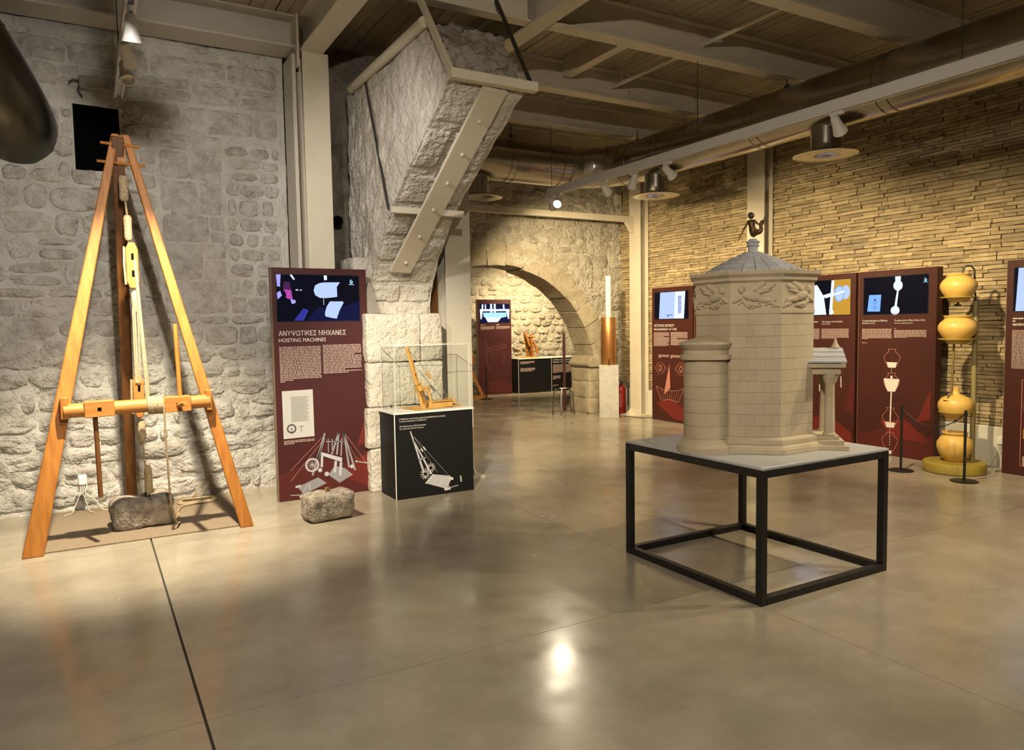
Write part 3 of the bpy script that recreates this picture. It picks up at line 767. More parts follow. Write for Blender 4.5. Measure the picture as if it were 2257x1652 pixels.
ll = ['white spotlight with glowing lens at the top edge, over the hoist', 'white spotlight seen from behind, on the track over the hoist', 'small cream spotlight hanging lowest on the track over the hoist',
      'added unseen spotlight on the hoist track brightening the rubble wall', 'white spotlight on the hoist track aimed at the display case', 'added unseen spotlight on the hoist track brightening the tower model', 'added unseen spotlight on the hoist track above the viewer, fill for the floor', 'added unseen spotlight on the hoist track brightening the broken arch']
for L_, lb in zip(LEFT_LAMPS, ll): spotlight(*L_, 3.605, lb, 'spotlights of the hoist track', .95)
lr = ['white spotlight on the long track above the yellow pots', 'white spotlight on the long track next to the middle duct outlet', 'white spotlight on the long track near the duct bend',
      'glowing white spotlight at the far end of the long track', 'white spotlight turned away beside the glowing one at the track end', 'added unseen spotlight on the long track overhead, fill for the floor', 'added unseen spotlight at the near end of the long track, fill light', 'added spotlight on the long track brightening the floor before the arch']
for L_, lb in zip(RIGHT_LAMPS, lr): spotlight(*L_, 3.335, lb, 'spotlights of the long track')
for i, L_ in enumerate(ALCOVE_LAMPS): spotlight(*L_, 3.85, ('white ceiling spotlight of the room beyond the arch, over the counter', 'white ceiling spotlight of the room beyond the arch, over the tall panel')[i], 'spotlights beyond the arch')

ex = thing('emergency_light', 'dusty box light with a small arrow, above the square wall opening', 'exit light', (.165, YL, 3.74))
MB().box(.03, .29, 7.56, YL+.03, 3.735, 3.845).build('housing', mat('dusty_beige_plastic', (.27, .24, .21), .7), ex, bevel=.012)
MB().prism([(.10, 3.81), (.10, 3.775), (.13, 3.792)], lambda x, z: (x, 7.556, z), lambda x, z: (x, 7.562, z)).build('arrow', mat('arrow_print', (.30, .25, .10), .7), ex)
MB().tube([(.04, 7.6, 3.80), (-.02, 7.585, 3.80), (-.05, 7.58, 3.76)], .006, 6).tube([(.03, 7.6, 3.77), (.02, 7.58, 3.72), (.05, 7.58, 3.66)], .006, 6).build('cable', M_iron, ex)

# ------------------------------------------------------------------ wooden hoist
def make_hoist():
    root = thing('wooden_hoist', 'tall wooden tripod hoist with windlass, pulleys and ropes', 'hoist', (.3, 6.6, 0))
    n = Vector((0, 3.12, -.33)).normalized()          # normal of the front A-frame plane
    T = lambda x, z, d=0: Vector((x, 6.17+.33*z/3.12, z))-n*d*-1
    def leg(xo0, xi0, xo1, xi1, z1):
        mb = MB(); th = .055
        b = [T(xo0, 0), T(xi0, 0), T(xi0, 0)+Vector((0, th, 0)), T(xo0, 0)+Vector((0, th, 0))]
        t = [T(xo1, z1), T(xi1, z1), T(xi1, z1)+Vector((0, th, 0)), T(xo1, z1)+Vector((0, th, 0))]
        return mb.hexa(b, t).build('leg', M_wood, root, bevel=.006)
    leg(-.49, -.355, .222, .275, 3.12); leg(.995, 1.094, .290, .345, 3.12)
    # bearing brackets holding the drum
    for x, s in ((-.185, 1), (.80, -1)):
        MB().box(x-.02, x+.03*s if s > 0 else x+.02, 6.20, 6.36, .97, 1.13).build('bearing', M_wood, root, bevel=.004)
    MB().bar((.262, 6.50, 3.10), (.262, 7.30, .06), .075, .085, up=(1, 0, 0)).build('rear_pole', M_woodd, root, bevel=.006)  # shade of the pole is put into its darker wood colour
    MB().hexa([(.255, 6.50, 2.88), (.315, 6.50, 2.88), (.315, 6.54, 2.88), (.255, 6.54, 2.88)], [(.262, 6.51, 3.11), (.305, 6.51, 3.11), (.305, 6.55, 3.11), (.262, 6.55, 3.11)]).build('head_block', M_wood, root)
    for z, l in ((2.90, .16), (3.04, .13)):
        MB().tube([(.275-l, 6.49, z), (.285+l, 6.49, z-.01)], .011, 8).build('peg', M_wood, root, smooth=True)
    yd, zd = 6.235, 1.033
    MB().tube([(-.185, yd, zd-.005), (.805, yd, zd+.008)], .052, 20).build('windlass_drum', M_woodx, root, smooth=True)
    for xa, xb in ((-.055, .14), (.478, .665)):
        b = MB().bar((xa, yd, zd), (xb, yd, zd+.003), .118, .118).build('drum_block', M_woodx, root, bevel=.004)
        MB().box((xa+xb)/2-.013, (xa+xb)/2+.013, yd-.0605, yd-.055, zd-.013, zd+.013).build('socket_hole', M_void, b)
    MB().tube([(.594, yd, zd+.05), (.588, yd+.06, zd+.62)], .017, 10).build('handspike', M_wood, root, smooth=True)
    MB().tube([(.575, yd-.04, zd-.01), (.60, yd-.30, zd+.03)], .018, 10).build('handspike', M_woodx, root, smooth=True)
    MB().tube([(.012, yd, zd-.05), (.02, yd-.02, zd-.66)], .017, 10).build('handspike', M_woodd, root, smooth=True)
    # rope wound on the drum and falling to the floor
    pts = []
    for i in range(9*14+1):
        t = i/14; pts.append((.362+.105*t/9, yd+.062*math.cos(2*math.pi*t), zd+.062*math.sin(2*math.pi*t)))
    MB().tube(pts, .0085, 6).build('wound_rope', M_rope, root, smooth=True)
    MB().tube([(.472, yd-.06, zd), (.474, yd-.05, zd-.25), (.486, yd+.0, zd-.6), (.50, 6.3, .24), (.545, 6.40, .05), (.58, 6.55, .025), (.60, 6.90, .023)], .008, 6).build('rope', M_rope, root, smooth=True)
    # upper tackle
    MB().lathe([(.022, 0), (.034, .02), (.032, .10), (.034, .17), (.024, .19)], (.285, 6.44, 2.60), 14).build('lashing', M_rope, root, smooth=True)
    MB().lathe([(.020, 0), (.030, .02), (.028, .10), (.030, .17), (.02, .19)], (.30, 6.42, 2.30), 14).build('lashing', M_rope, root, smooth=True)
    MB().tube([(.29, 6.44, 2.62), (.30, 6.42, 2.46)], .008, 6).build('rope', M_rope, root, smooth=True)
    def block(cx, z0, z1, hw, nm='pulley_block'):
        prof = [(cx-hw, z0+.05), (cx-hw*.5, z0), (cx+hw*.5, z0), (cx+hw, z0+.05), (cx+hw, z1-.05), (cx+hw*.5, z1), (cx-hw*.5, z1), (cx-hw, z1-.05)]
        b = MB().prism(prof, lambda x, z: (x, 6.365, z), lambda x, z: (x, 6.425, z)).build(nm, M_woodx, root, bevel=.005)
        MB().tube([(cx-hw-.008, 6.395, z1-.03), (cx-hw-.012, 6.395, (z0+z1)/2), (cx-hw-.006, 6.395, z0+.03)], .009, 6).build('rope_strop', M_rope, b, smooth=True)
        for f in (.25, .62): MB().box(cx-.006, cx+.012, 6.3635, 6.366, z0+(z1-z0)*f, z0+(z1-z0)*f+.05).build('sheave_slot', M_void, b)
        return b
    block(.315, 1.93, 2.28, .042)
    MB().lathe([(.016, 0), (.030, .02), (.028, .10), (.028, .16), (.018, .18)], (.325, 6.40, 1.74), 12).build('lashing', M_rope, root, smooth=True)
    for dx, top in ((-.022, 1.78), (-.008, 1.78), (.012, 2.14)):
        MB().tube([(.325+dx, 6.375, top), (.322+dx, 6.37, 1.45), (.318+dx*.8, 6.36, 1.20)], .0065, 6).build('rope', M_rope, root, smooth=True)
    block(.315, .93, 1.26, .038)
    for dx in (.042, .056): MB().tube([(.322+dx*.25, 6.37, 2.15), (.322+dx*.6, 6.36, 1.7), (.325+dx, 6.35, 1.2), (.322+dx, 6.33, 1.05)], .0095, 6).build('rope', M_rope, root, smooth=True)
    MB().lathe([(.018, 0), (.028, .02), (.03, .08), (.026, .15), (.016, .17)], (.325, 6.40, .74), 12).build('lashing', M_rope, root, smooth=True)
    MB().tube([(.325, 6.4, .75), (.34, 6.45, .5), (.35, 6.5, .42)], .007, 6).build('rope', M_rope, root, smooth=True)
    MB().lathe([(.016, 0), (.03, .03), (.03, .13), (.026, .20), (.016, .23)], (.36, 6.52, .30), 12).build('lashing', M_rope, root, smooth=True)
    MB().tube([(.36, 6.53, .31), (.365, 6.54, .25), (.385, 6.54, .235), (.39, 6.54, .215), (.37, 6.54, .20), (.35, 6.54, .19)], .006, 6).build('hook', M_iron, root, smooth=True)
make_hoist()
tag(MB().prism([(-.40, 6.235), (1.03, 6.235), (1.10, 7.55), (-.44, 7.55)], lambda x, y: (x, y, .0), lambda x, y: (x, y, .014)).build('base_board', M_mat, bevel=.003), 'thin brown board on the floor under the wooden hoist', 'floor board')

def rock(name, label, cx, cy, sx, sy, sz, rz, seed, z0=0, amp=.03):
    root = thing(name, label, 'stone block', (cx, cy, z0), R(rz))
    mb = rough_box(-sx/2, sx/2, -sy/2, sy/2, .0, sz, amp, 4.5, seed, .035, min(sx, sy, sz)*.20)
    zm = min(p.z for p in mb.v)
    for p in mb.v: p.z = max(0, p.z-.006)
    mb.build('stone', M_granite, root, smooth='all'); return root
s1 = rock('stone_block', 'rough brown stone block hanging low under the wooden hoist', .31, 6.68, .45, .32, .25, 6, 3, .016, .030)
MB().box(.0, .07, -.02, .02, .225, .245).tube([(.035, 0, .24), (.035, 0, .29)], .006, 6).build('lifting_iron', M_iron, s1)
s2 = rock('stone_block', 'squared grey stone block with an iron wedge, before the hoisting panel', 1.68, 6.09, .40, .26, .235, 8, 6, 0, .022)
MB().prism([(-.03, .21), (.03, .21), (.012, .262), (-.012, .262)], lambda x, z: (x, -.02, z), lambda x, z: (x, .012, z)).build('iron_wedge', mat('rusty_iron', (.20, .13, .05), .7), s2)
rc = thing('rope_coil', 'loose coil of hemp rope lying behind the brown stone block', 'rope', (.8, 7.2, 0))
pts = []
for i in range(70):
    t = i/69*3*2*math.pi; k = 1-.2*i/69
    pts.append((.80+.17*k*math.cos(t), 7.28+.10*k*math.sin(t), .026+.004*math.sin(t*3)+.006*(i//23)))
MB().tube([(.60, 6.95, .024), (.62, 7.05, .024), (.66, 7.15, .024)]+pts, .009, 6).build('coil', M_rope, rc, smooth=True)
MB().tube([(.70, 7.35, .03), (.90, 7.5, .08), (.97, 7.56, .20), (.90, 7.58, .16), (.80, 7.5, .05)], .008, 6).build('loose_end', M_rope, rc, smooth=True)
def socket(name, label, x, y, z, rotz):
    o = thing(name, label, 'power socket', (x, y, z), rotz, local=True)
    MB().box(-.035, .035, .0, .03, 0, .13).build('wall_box', M_white, o, bevel=.004)
    MB().box(-.03, .03, -.05, .0, .05, .125).build('plug_adapter', M_white, o, bevel=.006)
    for i, (dx, dz) in enumerate(((-.06, -.17), (.03, -.19), (.10, -.16))):
        MB().tube([(-.01+.01*i, -.03, .06), (-.02+.02*i, -.05, -.02), (dx, -.04, dz+.05), (dx*1.5, -.06, -z+.022), (dx*2.5, -.12, -z+.022)], .0035, 5).build('cable', M_white, o, smooth=True)
    return o
socket('wall_socket', 'white wall socket with plugs low on the rubble wall behind the hoist', -.11, 7.47, .21, 0)

# ------------------------------------------------------------------ red information panels
def panel(label, loc, rotz, wd, ht, t, m, group, scr, scr_m, extra_edge=True):
    root = thing('info_panel', label, 'information panel', loc, rotz, group, local=True)
    MB().box(0, wd, 0, t, .0, ht).build('board', m, root, bevel=.002)
    if extra_edge: MB().box(-.004, .0, .0, t, .0, ht).build('edge_strip', M_edge, root)
    x0, x1, z0, z1 = scr
    f = MB().box(x0-.006, x1+.006, -.004, .002, z0-.006, z0).box(x0-.006, x1+.006, -.004, .002, z1, z1+.006).box(x0-.006, x0, -.004, .002, z0, z1).box(x1, x1+.006, -.004, .002, z0, z1)
    f.build('screen_frame', M_blackm, root)
    s = MB().box(x0, x1, -.0025, .001, z0, z1).build('screen', scr_m, root)
    return root, s
def pic(polys, m, s, k=0, name='screen_picture'): return flat(polys, m, s, name, off=.0026+.0006*k, t=.0004)
def logo(s, c, k=3):
    flat(ring(c, .013, .006, 14)+[disc((c[0], c[1]-.006), .007, 8)]+[[(c[0]-.012, c[1]+.010), (c[0]-.002, c[1]+.006), (c[0]-.004, c[1]+.032)]]+[[(c[0]-.026, c[1]-.026), (c[0]+.028, c[1]-.026), (c[0]+.028, c[1]-.021), (c[0]-.026, c[1]-.021)]], S_cyan, s, 'screen_emblem', off=.0045, t=.0004)

rp = random.Random(31)
P, S = panel('maroon panel on hoisting machines beside the wooden hoist', (1.458, 6.90, 0), 0, .892, 2.16, .085, M_maroon, 'maroon and brown information panels', (.042, .818, 1.67, 2.098), S_dark)
flat([[(0, .24), (.365, .371), (.60, .30), (.889, .406), (.889, .004), (.001, .004)]], M_redprint2, P, 'print_shape', .0005)
flat([[(.889, .856), (.751, .452), (.889, .484)], [(.889, .40), (.55, .20), (.889, .03)]], M_redprint, P, 'print_shape', .0012)
pic([[(.042, 1.67), (.30, 1.67), (.42, 1.80), (.60, 1.78), (.818, 1.86), (.818, 1.67)]], S_navy, S, 0)
pic([[(.19, 1.675), (.28, 1.675), (.33, 1.77), (.28, 1.79)]], S_ind, S, 1)
pic([[(.381, 1.954), (.395, 2.0), (.43, 2.02), (.473, 2.03), (.634, 2.034), (.602, 1.99), (.603, 1.896), (.50, 1.884), (.438, 1.886), (.395, 1.91)], [(.481, 1.745), (.50, 1.806), (.532, 1.853), (.655, 1.853), (.663, 1.84), (.621, 1.767), (.592, 1.69), (.54, 1.698), (.484, 1.712)]], S_pale, S, 1)
pic([[(.48, 2.095), (.51, 2.095), (.51, 2.055), (.484, 2.05)], [(.165, 2.097), (.185, 2.097), (.212, 2.055), (.198, 2.05)], [(.215, 1.953), (.24, 1.953), (.24, 1.963), (.215, 1.963)], [(.255, 1.953), (.272, 1.953), (.272, 1.961), (.255, 1.961)], seg((.473, 1.882), (.473, 1.82), .004)], S_white, S, 2)
pic([[(.043, 2.097), (.085, 2.097), (.074, 1.985), (.049, 1.99)], [(.045, 1.93), (.075, 1.95), (.09, 1.905), (.05, 1.87)]], S_vio, S, 1)
pic([[(.11, 2.034), (.165, 2.03), (.175, 1.96), (.118, 1.92), (.10, 1.96)]], S_plum, S, 2)
pic([[(.11, 1.965), (.175, 1.955), (.18, 1.90), (.19, 1.885), (.165, 1.87), (.125, 1.885), (.128, 1.925)]], S_mag, S, 3)
pic([[(.165, 1.875), (.205, 1.865), (.215, 1.845), (.19, 1.828), (.172, 1.835)]], S_vio, S, 4)
logo(S, (.744, 2.037))
text('ΑΝΥΨΩΤΙΚΕΣ ΜΗΧΑΝΕΣ', .047, 1.537, .046, M_txt, P, width=.628)
text('HOISTING MACHINES', .045, 1.479, .036, M_txt, P, width=.432)
flat(para(.048, .428, 1.436, 1.095, .0145, rp, .4, (21,)), M_txtp, P, 'text_block')
flat(para(.450, .822, 1.444, 1.158, .0145, rp, .9, (6, 16)), M_txtp, P, 'text_block')
flat([[(.058, .583), (.343, .588), (.341, 1.031), (.057, 1.028)]], M_paper, P, 'document_print', .001)
flat([[(.135, .97-.0125*i), (.30-.01*(i % 3), .97-.0125*i), (.30-.01*(i % 3), .9655-.0125*i), (.135, .9655-.0125*i)] for i in range(19)], mat('faded_ink_print', (.20, .19, .18), .7), P, 'document_text', .0024)
flat(ring((.133, .675), .037, .014)+path([(.133, .675), (.14, .62)], .004)+path([(.20, .69), (.25, .69)], .004)+path([(.222, .69), (.222, .635)], .004)+[disc((.133, .675), .008)], M_ink, P, 'document_drawing', .0024)
flat(para(.06, .341, .566, .512, .0135, rp, .6), M_txtp, P, 'text_block')
# drawing of cranes
flat(path([(.413, .567), (.108, .281)], .004)+path([(.437, .559), (.104, .18)], .004)+path([(.646, .571), (.839, .285)], .004)+path([(.674, .464), (.751, .32)], .003), M_pinkline, P, 'drawing_ropes', .0022)
flat([seg((.441, .607), (.311, .215), .014, .02), seg((.437, .559), (.364, .361), .012, .018), seg((.580, .613), (.501, .40), .014, .02), seg((.579, .613), (.55, .39), .012, .018), seg((.625, .598), (.667, .254), .013, .02), seg((.625, .598), (.726, .217), .013, .02), seg((.473, .55), (.469, .42), .008), seg((.51, .546), (.505, .419), .008), seg((.605, .544), (.59, .373), .012), seg((.448, .525), (.619, .509), .009), [(.166, .122), (.364, .191), (.444, .127), (.228, .045)], [(.462, .204), (.569, .114), (.702, .179), (.623, .253), (.525, .282)]], M_grey, P, 'drawing_cranes', .0026)
flat(ring((.312, .315), .058, .018, 22)+[seg((.312, .315), (.312+.055*math.cos(a), .315+.055*math.sin(a)), .003) for a in [i*math.pi/6 for i in range(12)]], M_greyl, P, 'treadwheel_drawing', .0034)
flat([[(.403, .429), (.602, .354), (.597, .311), (.396, .40)], seg((.539, .33), (.523, .221), .026), seg((.588, .312), (.575, .185), .026), seg((.408, .398), (.401, .284), .022)], M_greyl, P, 'frame_drawing', .0034)
flat([seg((.149, .124), (.199, .132), .02), seg((.183, .026), (.243, .043), .022), seg((.279, .138), (.284, .083), .01), seg((.267, .133), (.199, .045), .006), seg((.10, .052), (.187, .044), .006)], M_greyl, P, 'winch_drawing', .0034)
flat([disc((.696, .26), .019), seg((.741, .305), (.865, .273), .008), disc((.741, .305), .011), disc((.86, .274), .012)], M_greyl, P, 'shuttle_drawing', .0034)
flat([disc((.385, .258), .02), disc((.447, .215), .022)], M_greyl, P, 'capstan_drawing', .0034)

R_ = R(-90)
def wall_panel(label, y0, wd=.945, scr=(.066, .85, 1.66, 2.095), scr_m=S_dark):
    return panel(label, (8.10, y0, 0), R_, wd, 2.17, .11, M_maroonw, 'maroon and brown information panels', scr, scr_m)
P, S = wall_panel('brown panel on the measurement of time, next to the corner column', 9.413)
pic([[(.205, 2.09), (.785, 2.09), (.755, 1.665), (.175, 1.665)]], S_pale, S, 0)
pic([[(.56, 2.09), (.785, 2.09), (.755, 1.665), (.53, 1.665)]], S_white, S, 1)
pic(para(.62, .70, 2.02, 1.72, .016, rp, .8)+para(.36, .50, 1.73, 1.69, .018, rp), S_ind, S, 2)
text('ΜΕΤΡΗΣΗ ΧΡΟΝΟΥ', .051, 1.535, .042, M_txt, P, width=.478)
text('MEASUREMENT OF TIME', .045, 1.478, .034, M_txt, P, width=.542)
flat(para(.042, .416, 1.447, 1.20, .0165, rp, .9, (4, 10)), M_txtp, P, 'text_block'); flat(para(.453, .835, 1.45, 1.235, .0165, rp, .9, (6,)), M_txtp, P, 'text_block')
flat(para(.16, .41, 1.08, 1.02, .02, rp)+para(.45, .72, 1.08, 1.02, .02, rp), M_txtp, P, 'text_block')
for cx in (.202, .69):
    flat(ring((cx, .865), .036, .014)+ring((cx, .865), .10, .004)+path([(cx-.15, .865), (cx-.07, .92), (cx+.07, .92), (cx+.15, .865), (cx+.07, .81), (cx-.07, .81), (cx-.15, .865)], .004), M_pinkline, P, 'eye_drawing', .0022)
flat([[(.42, .933), (.288, .434), (.44, .543)]], M_pinkline, P, 'sail_drawing', .0022)
flat([[(.099, .283), (.445, .383), (.70, .258), (.90, .30), (.90, .02), (.521, .051)]], M_redprint, P, 'print_shape', .001)
flat(path([(.10, .56), (.22, .33), (.40, .36), (.63, .33), (.76, .56), (.60, .51), (.30, .50), (.10, .56)], .007)+[seg((.2+i*.055, .50), (.24+i*.046, .35), .004) for i in range(9)], M_pinkline, P, 'boat_drawing', .0026)
wall_panel('brown panel hidden behind the tower model, touching the measurement panel', 8.43)
P, S = wall_panel('brown panel with an orange screen, partly behind the tower model', 6.63, scr=(.10, .878, 1.665, 2.10), scr_m=S_org)
k = .99
pic([[(.10, 2.10), (.62, 2.10), (.60, 1.665), (.10, 1.665)]], S_dark, S, 0)
pic([[(.10, 2.02), (.40, 2.05), (.50, 1.9), (.54, 1.67), (.10, 1.67)], seg((.63, 2.095), (.60, 1.67), .04), seg((.20, 1.84), (.74, 1.95), .035)], S_white, S, 1)
pic([disc((.81, 1.94), .085, 20, .06)], S_pale, S, 1); pic([disc((.72, 1.925), .10, 24, .072)], S_sky, S, 2); pic([disc((.722, 1.925), .085, 24, .058)], S_pale, S, 3); pic([seg((.52, 1.885), (.80, 1.955), .022), seg((.60, 1.74), (.63, 1.68), .05)], S_white, S, 4)
text('The hydraulic clock of Ctesibius', .478, 1.572, .020, M_txt, P, width=.296); text('(3rd c. B.C.)', .478, 1.545, .018, M_txt, P)
text('Το υδραυλικό ρολόι του Κτησίβιου', .09, 1.572, .020, M_txt, P, width=.33)
flat(para(.09, .443, 1.493, 1.34, .0105, rp), M_txtp, P, 'text_block'); flat(para(.472, .86, 1.492, 1.36, .0105, rp), M_txtp, P, 'text_block')
flat([[(k-.544, .778), (k-.411, .786), (k-.409, .691), (k-.542, .69)], [(k-.518, .62), (k-.413, .628), (k-.412, .569), (k-.516, .566)], seg((k-.478, .898), (k-.476, .813), .012), seg((k-.545, .852), (k-.30, .859), .010), seg((k-.23, .90), (k-.225, .76), .014), seg((k-.43, .26), (k-.43, .56), .008), [(k-.445, .34), (k-.405, .34), (k-.40, .22), (k-.46, .22)]], M_greyl, P, 'clock_drawing', .0022)
flat(path([(k-.51, .461), (k-.508, .259), (k-.427, .268)], .007)+path([(k-.49, .461), (k-.488, .28)], .004)+path([(k-.46, .66), (k-.46, .55)], .004), M_txtp, P, 'clock_drawing', .0022)
flat([[(.02, .28), (.58, .40), (.90, .22), (.945, .005), (.0, .005)]], M_redprint, P, 'print_shape', .001)
flat([[(.945, .95), (.80, .50), (.945, .42)]], M_redprint2, P, 'print_shape', .001)
P, S = wall_panel('brown panel with vase drawings, beside the tower of yellow pots', 5.641)
pic([disc((.496, 1.985), .06, 18, .056), [(.46, 2.09), (.53, 2.09), (.525, 2.02), (.465, 2.02)], seg((.497, 1.94), (.47, 1.74), .02, .03), disc((.466, 1.70), .052, 18, .054)], S_white, S, 1)
pic([[(.137, 1.89), (.291, 1.889), (.278, 1.691), (.115, 1.695)]], S_sky, S, 0)
pic(ring((.215, 1.80), .018, .004, 10)+ring((.21, 1.74), .014, .004, 10)+[seg((.213, 1.84), (.213, 1.82), .02)], S_ind, S, 1)
logo(S, (.818, 2.03))
text('Το ρολόι-ξυπνητήρι του Πλάτωνα,', .052, 1.575, .021, M_txt, P, width=.322); text('(5ος-4ος αι. π.Χ.)', .052, 1.547, .020, M_txt, P, width=.16)
text('The alarm clock of Plato (5-4th c. B.C.)', .459, 1.575, .021, M_txt, P, width=.36); text('The first awakening device', .459, 1.547, .015, M_txt, P, width=.22)
flat(para(.052, .43, 1.489, 1.352, .0115, rp), M_txtp, P, 'text_block'); flat(para(.457, .838, 1.473, 1.373, .0115, rp), M_txtp, P, 'text_block'); flat(para(.457, .60, 1.495, 1.48, .012, rp)+para(.052, .20, 1.325, 1.31, .012, rp), M_txtp, P, 'text_block')
flat([[(.02, .205), (.598, .409), (.88, .272), (.945, .30), (.945, .005), (.0, .005)]], M_redprint2, P, 'print_shape', .001)
flat([[(.90, .81), (.744, .425), (.90, .476)], [(.30, .40), (.62, .44), (.90, .20), (.45, .22)]], M_redprint, P, 'print_shape', .0016)
def vase(cx, zt, zm, zb, r):
    h1, h2 = zt-zm, zm-zb
    L = [(cx-.05, zt), (cx-.035, zt-h1*.22), (cx-.09, zm+h1*.3), (cx-r, zm), (cx-r*.75, zm-h2*.5), (cx-.045, zb)]
    Q = [(2*cx-x, z) for x, z in L]
    return L, Q
for i, (cx, zt, zm, zb, fz) in enumerate(((.439, 1.252, 1.147, 1.037, 1.099), (.438, .973, .867, .757, .906), (.431, .566, .445, .333, .395), (.430, .274, .18, .059, .0))):
    L, Q = vase(cx, zt, zm, zb, .10)
    flat(path(L, .005)+path(Q, .005)+[seg(L[0], Q[0], .005), seg(L[-1], Q[-1], .005)], M_pinkline, P, 'vase_outline', .0022)
    if fz:
        wf = .098 if i == 1 else .066
        flat([[(cx-wf, fz), (cx+wf, fz), (cx+wf*.8, fz-(fz-zb)*.5), (cx+.045, zb), (cx-.045, zb), (cx-wf*.8, fz-(fz-zb)*.5)]]+([seg((cx, .757), (cx-.006, .40), .016), seg((cx, .94), (cx, .90), .028)] if i == 1 else []), M_txt, P, 'vase_filling', .003)
flat([seg((.435, 1.03-.02*i), (.435, 1.018-.02*i), .005) for i in range(3)]+[seg((.43, .32-.03*i), (.43, .302-.03*i), .006) for i in range(7)]+[[(.41, .06), (.455, .06), (.455, .02), (.41, .02)]], M_txt, P, 'vase_drops', .003)
P, S = wall_panel('brown panel cut off by the picture edge, beyond the yellow pots', 3.985, scr_m=S_dark)
pic([[(.105, 2.09), (.80, 2.09), (.80, 1.66), (.085, 1.66)]], S_pale, S, 0)
flat(para(.063, .36, 1.592, 1.57, .020, rp, .9)+para(.063, .20, 1.566, 1.545, .020, rp, .9)+para(.063, .40, 1.535, 1.51, .012, rp, .9), M_txt, P, 'text_heading')
flat(para(.062, .43, 1.47, 1.07, .0115, rp), M_txtp, P, 'text_block'); flat(para(.46, .84, 1.47, 1.12, .0115, rp), M_txtp, P, 'text_block')
flat(path([(.168, .97), (.168, .10), (.80, .10), (.80, .97), (.168, .97)], .006), M_pinkline, P, 'picture_frame', .0022)
for i in range(6): flat([[(.19, .90-i*.14), (.78, .90-i*.14), (.78, .80-i*.14), (.19, .80-i*.14)]], (M_redprint, M_txtp, M_redprint, mat('amber_print', (.42, .20, .03), .6), M_redprint2, M_txtp)[i], P, 'picture_band', .0022)

# ------------------------------------------------------------------ display case with crane model
def make_case():
    root = thing('display_case', 'black plinth with a clear acrylic case, in front of the stone pier', 'display case', (2.80, 6.60, 0))
    x0, x1, y0, y1, zt = 2.396, 3.198, 6.355, 6.75, .795
    b = MB().box(x0, x1, y0, y1, 0, zt).build('plinth', M_black, root, bevel=.002)
    MB().box(x0-.004, x0+.004, y0-.003, y0+.003, 0, zt).build('corner_strip', M_white, root)
    MB().box(x0-.012, x1+.012, y0-.012, y1+.012, zt, zt+.018).build('plinth_top', M_white, root, bevel=.003)
    gx0, gx1, gy0, gy1, gz0, gz1 = x0+.02, x1-.02, y0+.02, y1-.02, zt+.018, 1.428
    g = MB(); t = .004
    g.box(gx0, gx1, gy0, gy0+t, gz0, gz1); g.box(gx0, gx1, gy1-t, gy1, gz0, gz1); g.box(gx0, gx0+t, gy0, gy1, gz0, gz1); g.box(gx1-t, gx1, gy0, gy1, gz0, gz1); g.box(gx0, gx1, gy0, gy1, gz1-t, gz1)
    gl = g.build('acrylic_case', M_glass, root)
    e = MB(); w_ = .0045
    for x in (gx0, gx1):
        for y in (gy0, gy1): e.box(x-w_/2, x+w_/2, y-w_/2, y+w_/2, gz0, gz1)
    for y in (gy0, gy1): e.box(gx0, gx1, y-w_/2, y+w_/2, gz1-w_/2, gz1+w_/2)
    for x in (gx0, gx1): e.box(x-w_/2, x+w_/2, gy0, gy1, gz1-w_/2, gz1+w_/2)
    e.build('case_edges', M_gedge, gl)
    # printing on the front face (panel-local coordinates of a face at y0)
    F = MB().box(x0+.006, x1-.006, y0-.0012, y0+.001, .006, zt-.006).build('front_print', M_black, root)
    def fl_(polys, m, nm, off): 
        mb = MB()
        for p in polys: mb.prism(p, lambda x, z: (x0+x, y0-off-.001, z), lambda x, z: (x0+x, y0-off, z))
        return mb.build(nm, m, F)
    def tx(s, x, z, h, wd):
        o = text(s, 0, 0, h, M_txt, F, width=wd); o.location = (x0+x-ORG[F.name].x, y0-.004-ORG[F.name].y, z-ORG[F.name].z)
    tx('Η δίπολος ανυψωτική μηχανή τρισδιάστατης κίνησης', .045, .745, .015, .466)
    tx('Ο γερανός που έχτισε τον Παρθενώνα', .045, .724, .013, .27)
    tx('The bipod crane of 3D movement', .045, .677, .015, .264)
    tx('The crane that built the Parthenon', .045, .655, .013, .241)
    fl_([seg((.152, .633), (.294, .177), .010, .022), seg((.181, .545), (.354, .209), .008, .022), [(.31, .12), (.366, .205), (.552, .167), (.563, .146), (.512, .045)], seg((.213, .433), (.251, .448), .008), seg((.228, .352), (.299, .372), .009)], M_greyl, 'crane_drawing', .003)
    fl_(path([(.183, .583), (.539, .168)], .003)+path([(.183, .583), (.42, .213)], .003), M_grey, 'crane_ropes', .0022)
    g = []
    for c_, r_ in (((.292, .216), .027), ((.350, .268), .023)):
        fl_([disc(c_, r_)]+[seg(c_, (c_[0]+r_*2*math.cos(a), c_[1]+r_*2*math.sin(a)), .006) for a in [i*math.pi/6 for i in range(12)]], M_txt, 'capstan_drawing', .0042)
    fl_([seg((.53, .141), (.581, .138), .024), seg((.485, .043), (.549, .049), .024), seg((.293, .123), (.372, .199), .016), seg((.451, .153), (.456, .097), .014), seg((.451, .145), (.484, .147), .006), seg((.484, .147), (.54, .056), .006), seg((.543, .055), (.632, .067), .006)], M_txt, 'winch_drawing', .0042)
    fl_([seg((.659, .157), (.664, .097), .012), seg((.276, .476), (.301, .441), .012), seg((.255, .462), (.271, .43), .010)], M_txt, 'tackle_drawing', .0042)
make_case()
tag(MB().prism([(2.43, 6.58), (2.60, 6.41), (2.64, 6.43), (2.47, 6.62)], lambda x, y: (x, y, .8135), lambda x, y: (x, y, .8165)).build('caption_card', M_white), 'white caption card inside the display case', 'card')
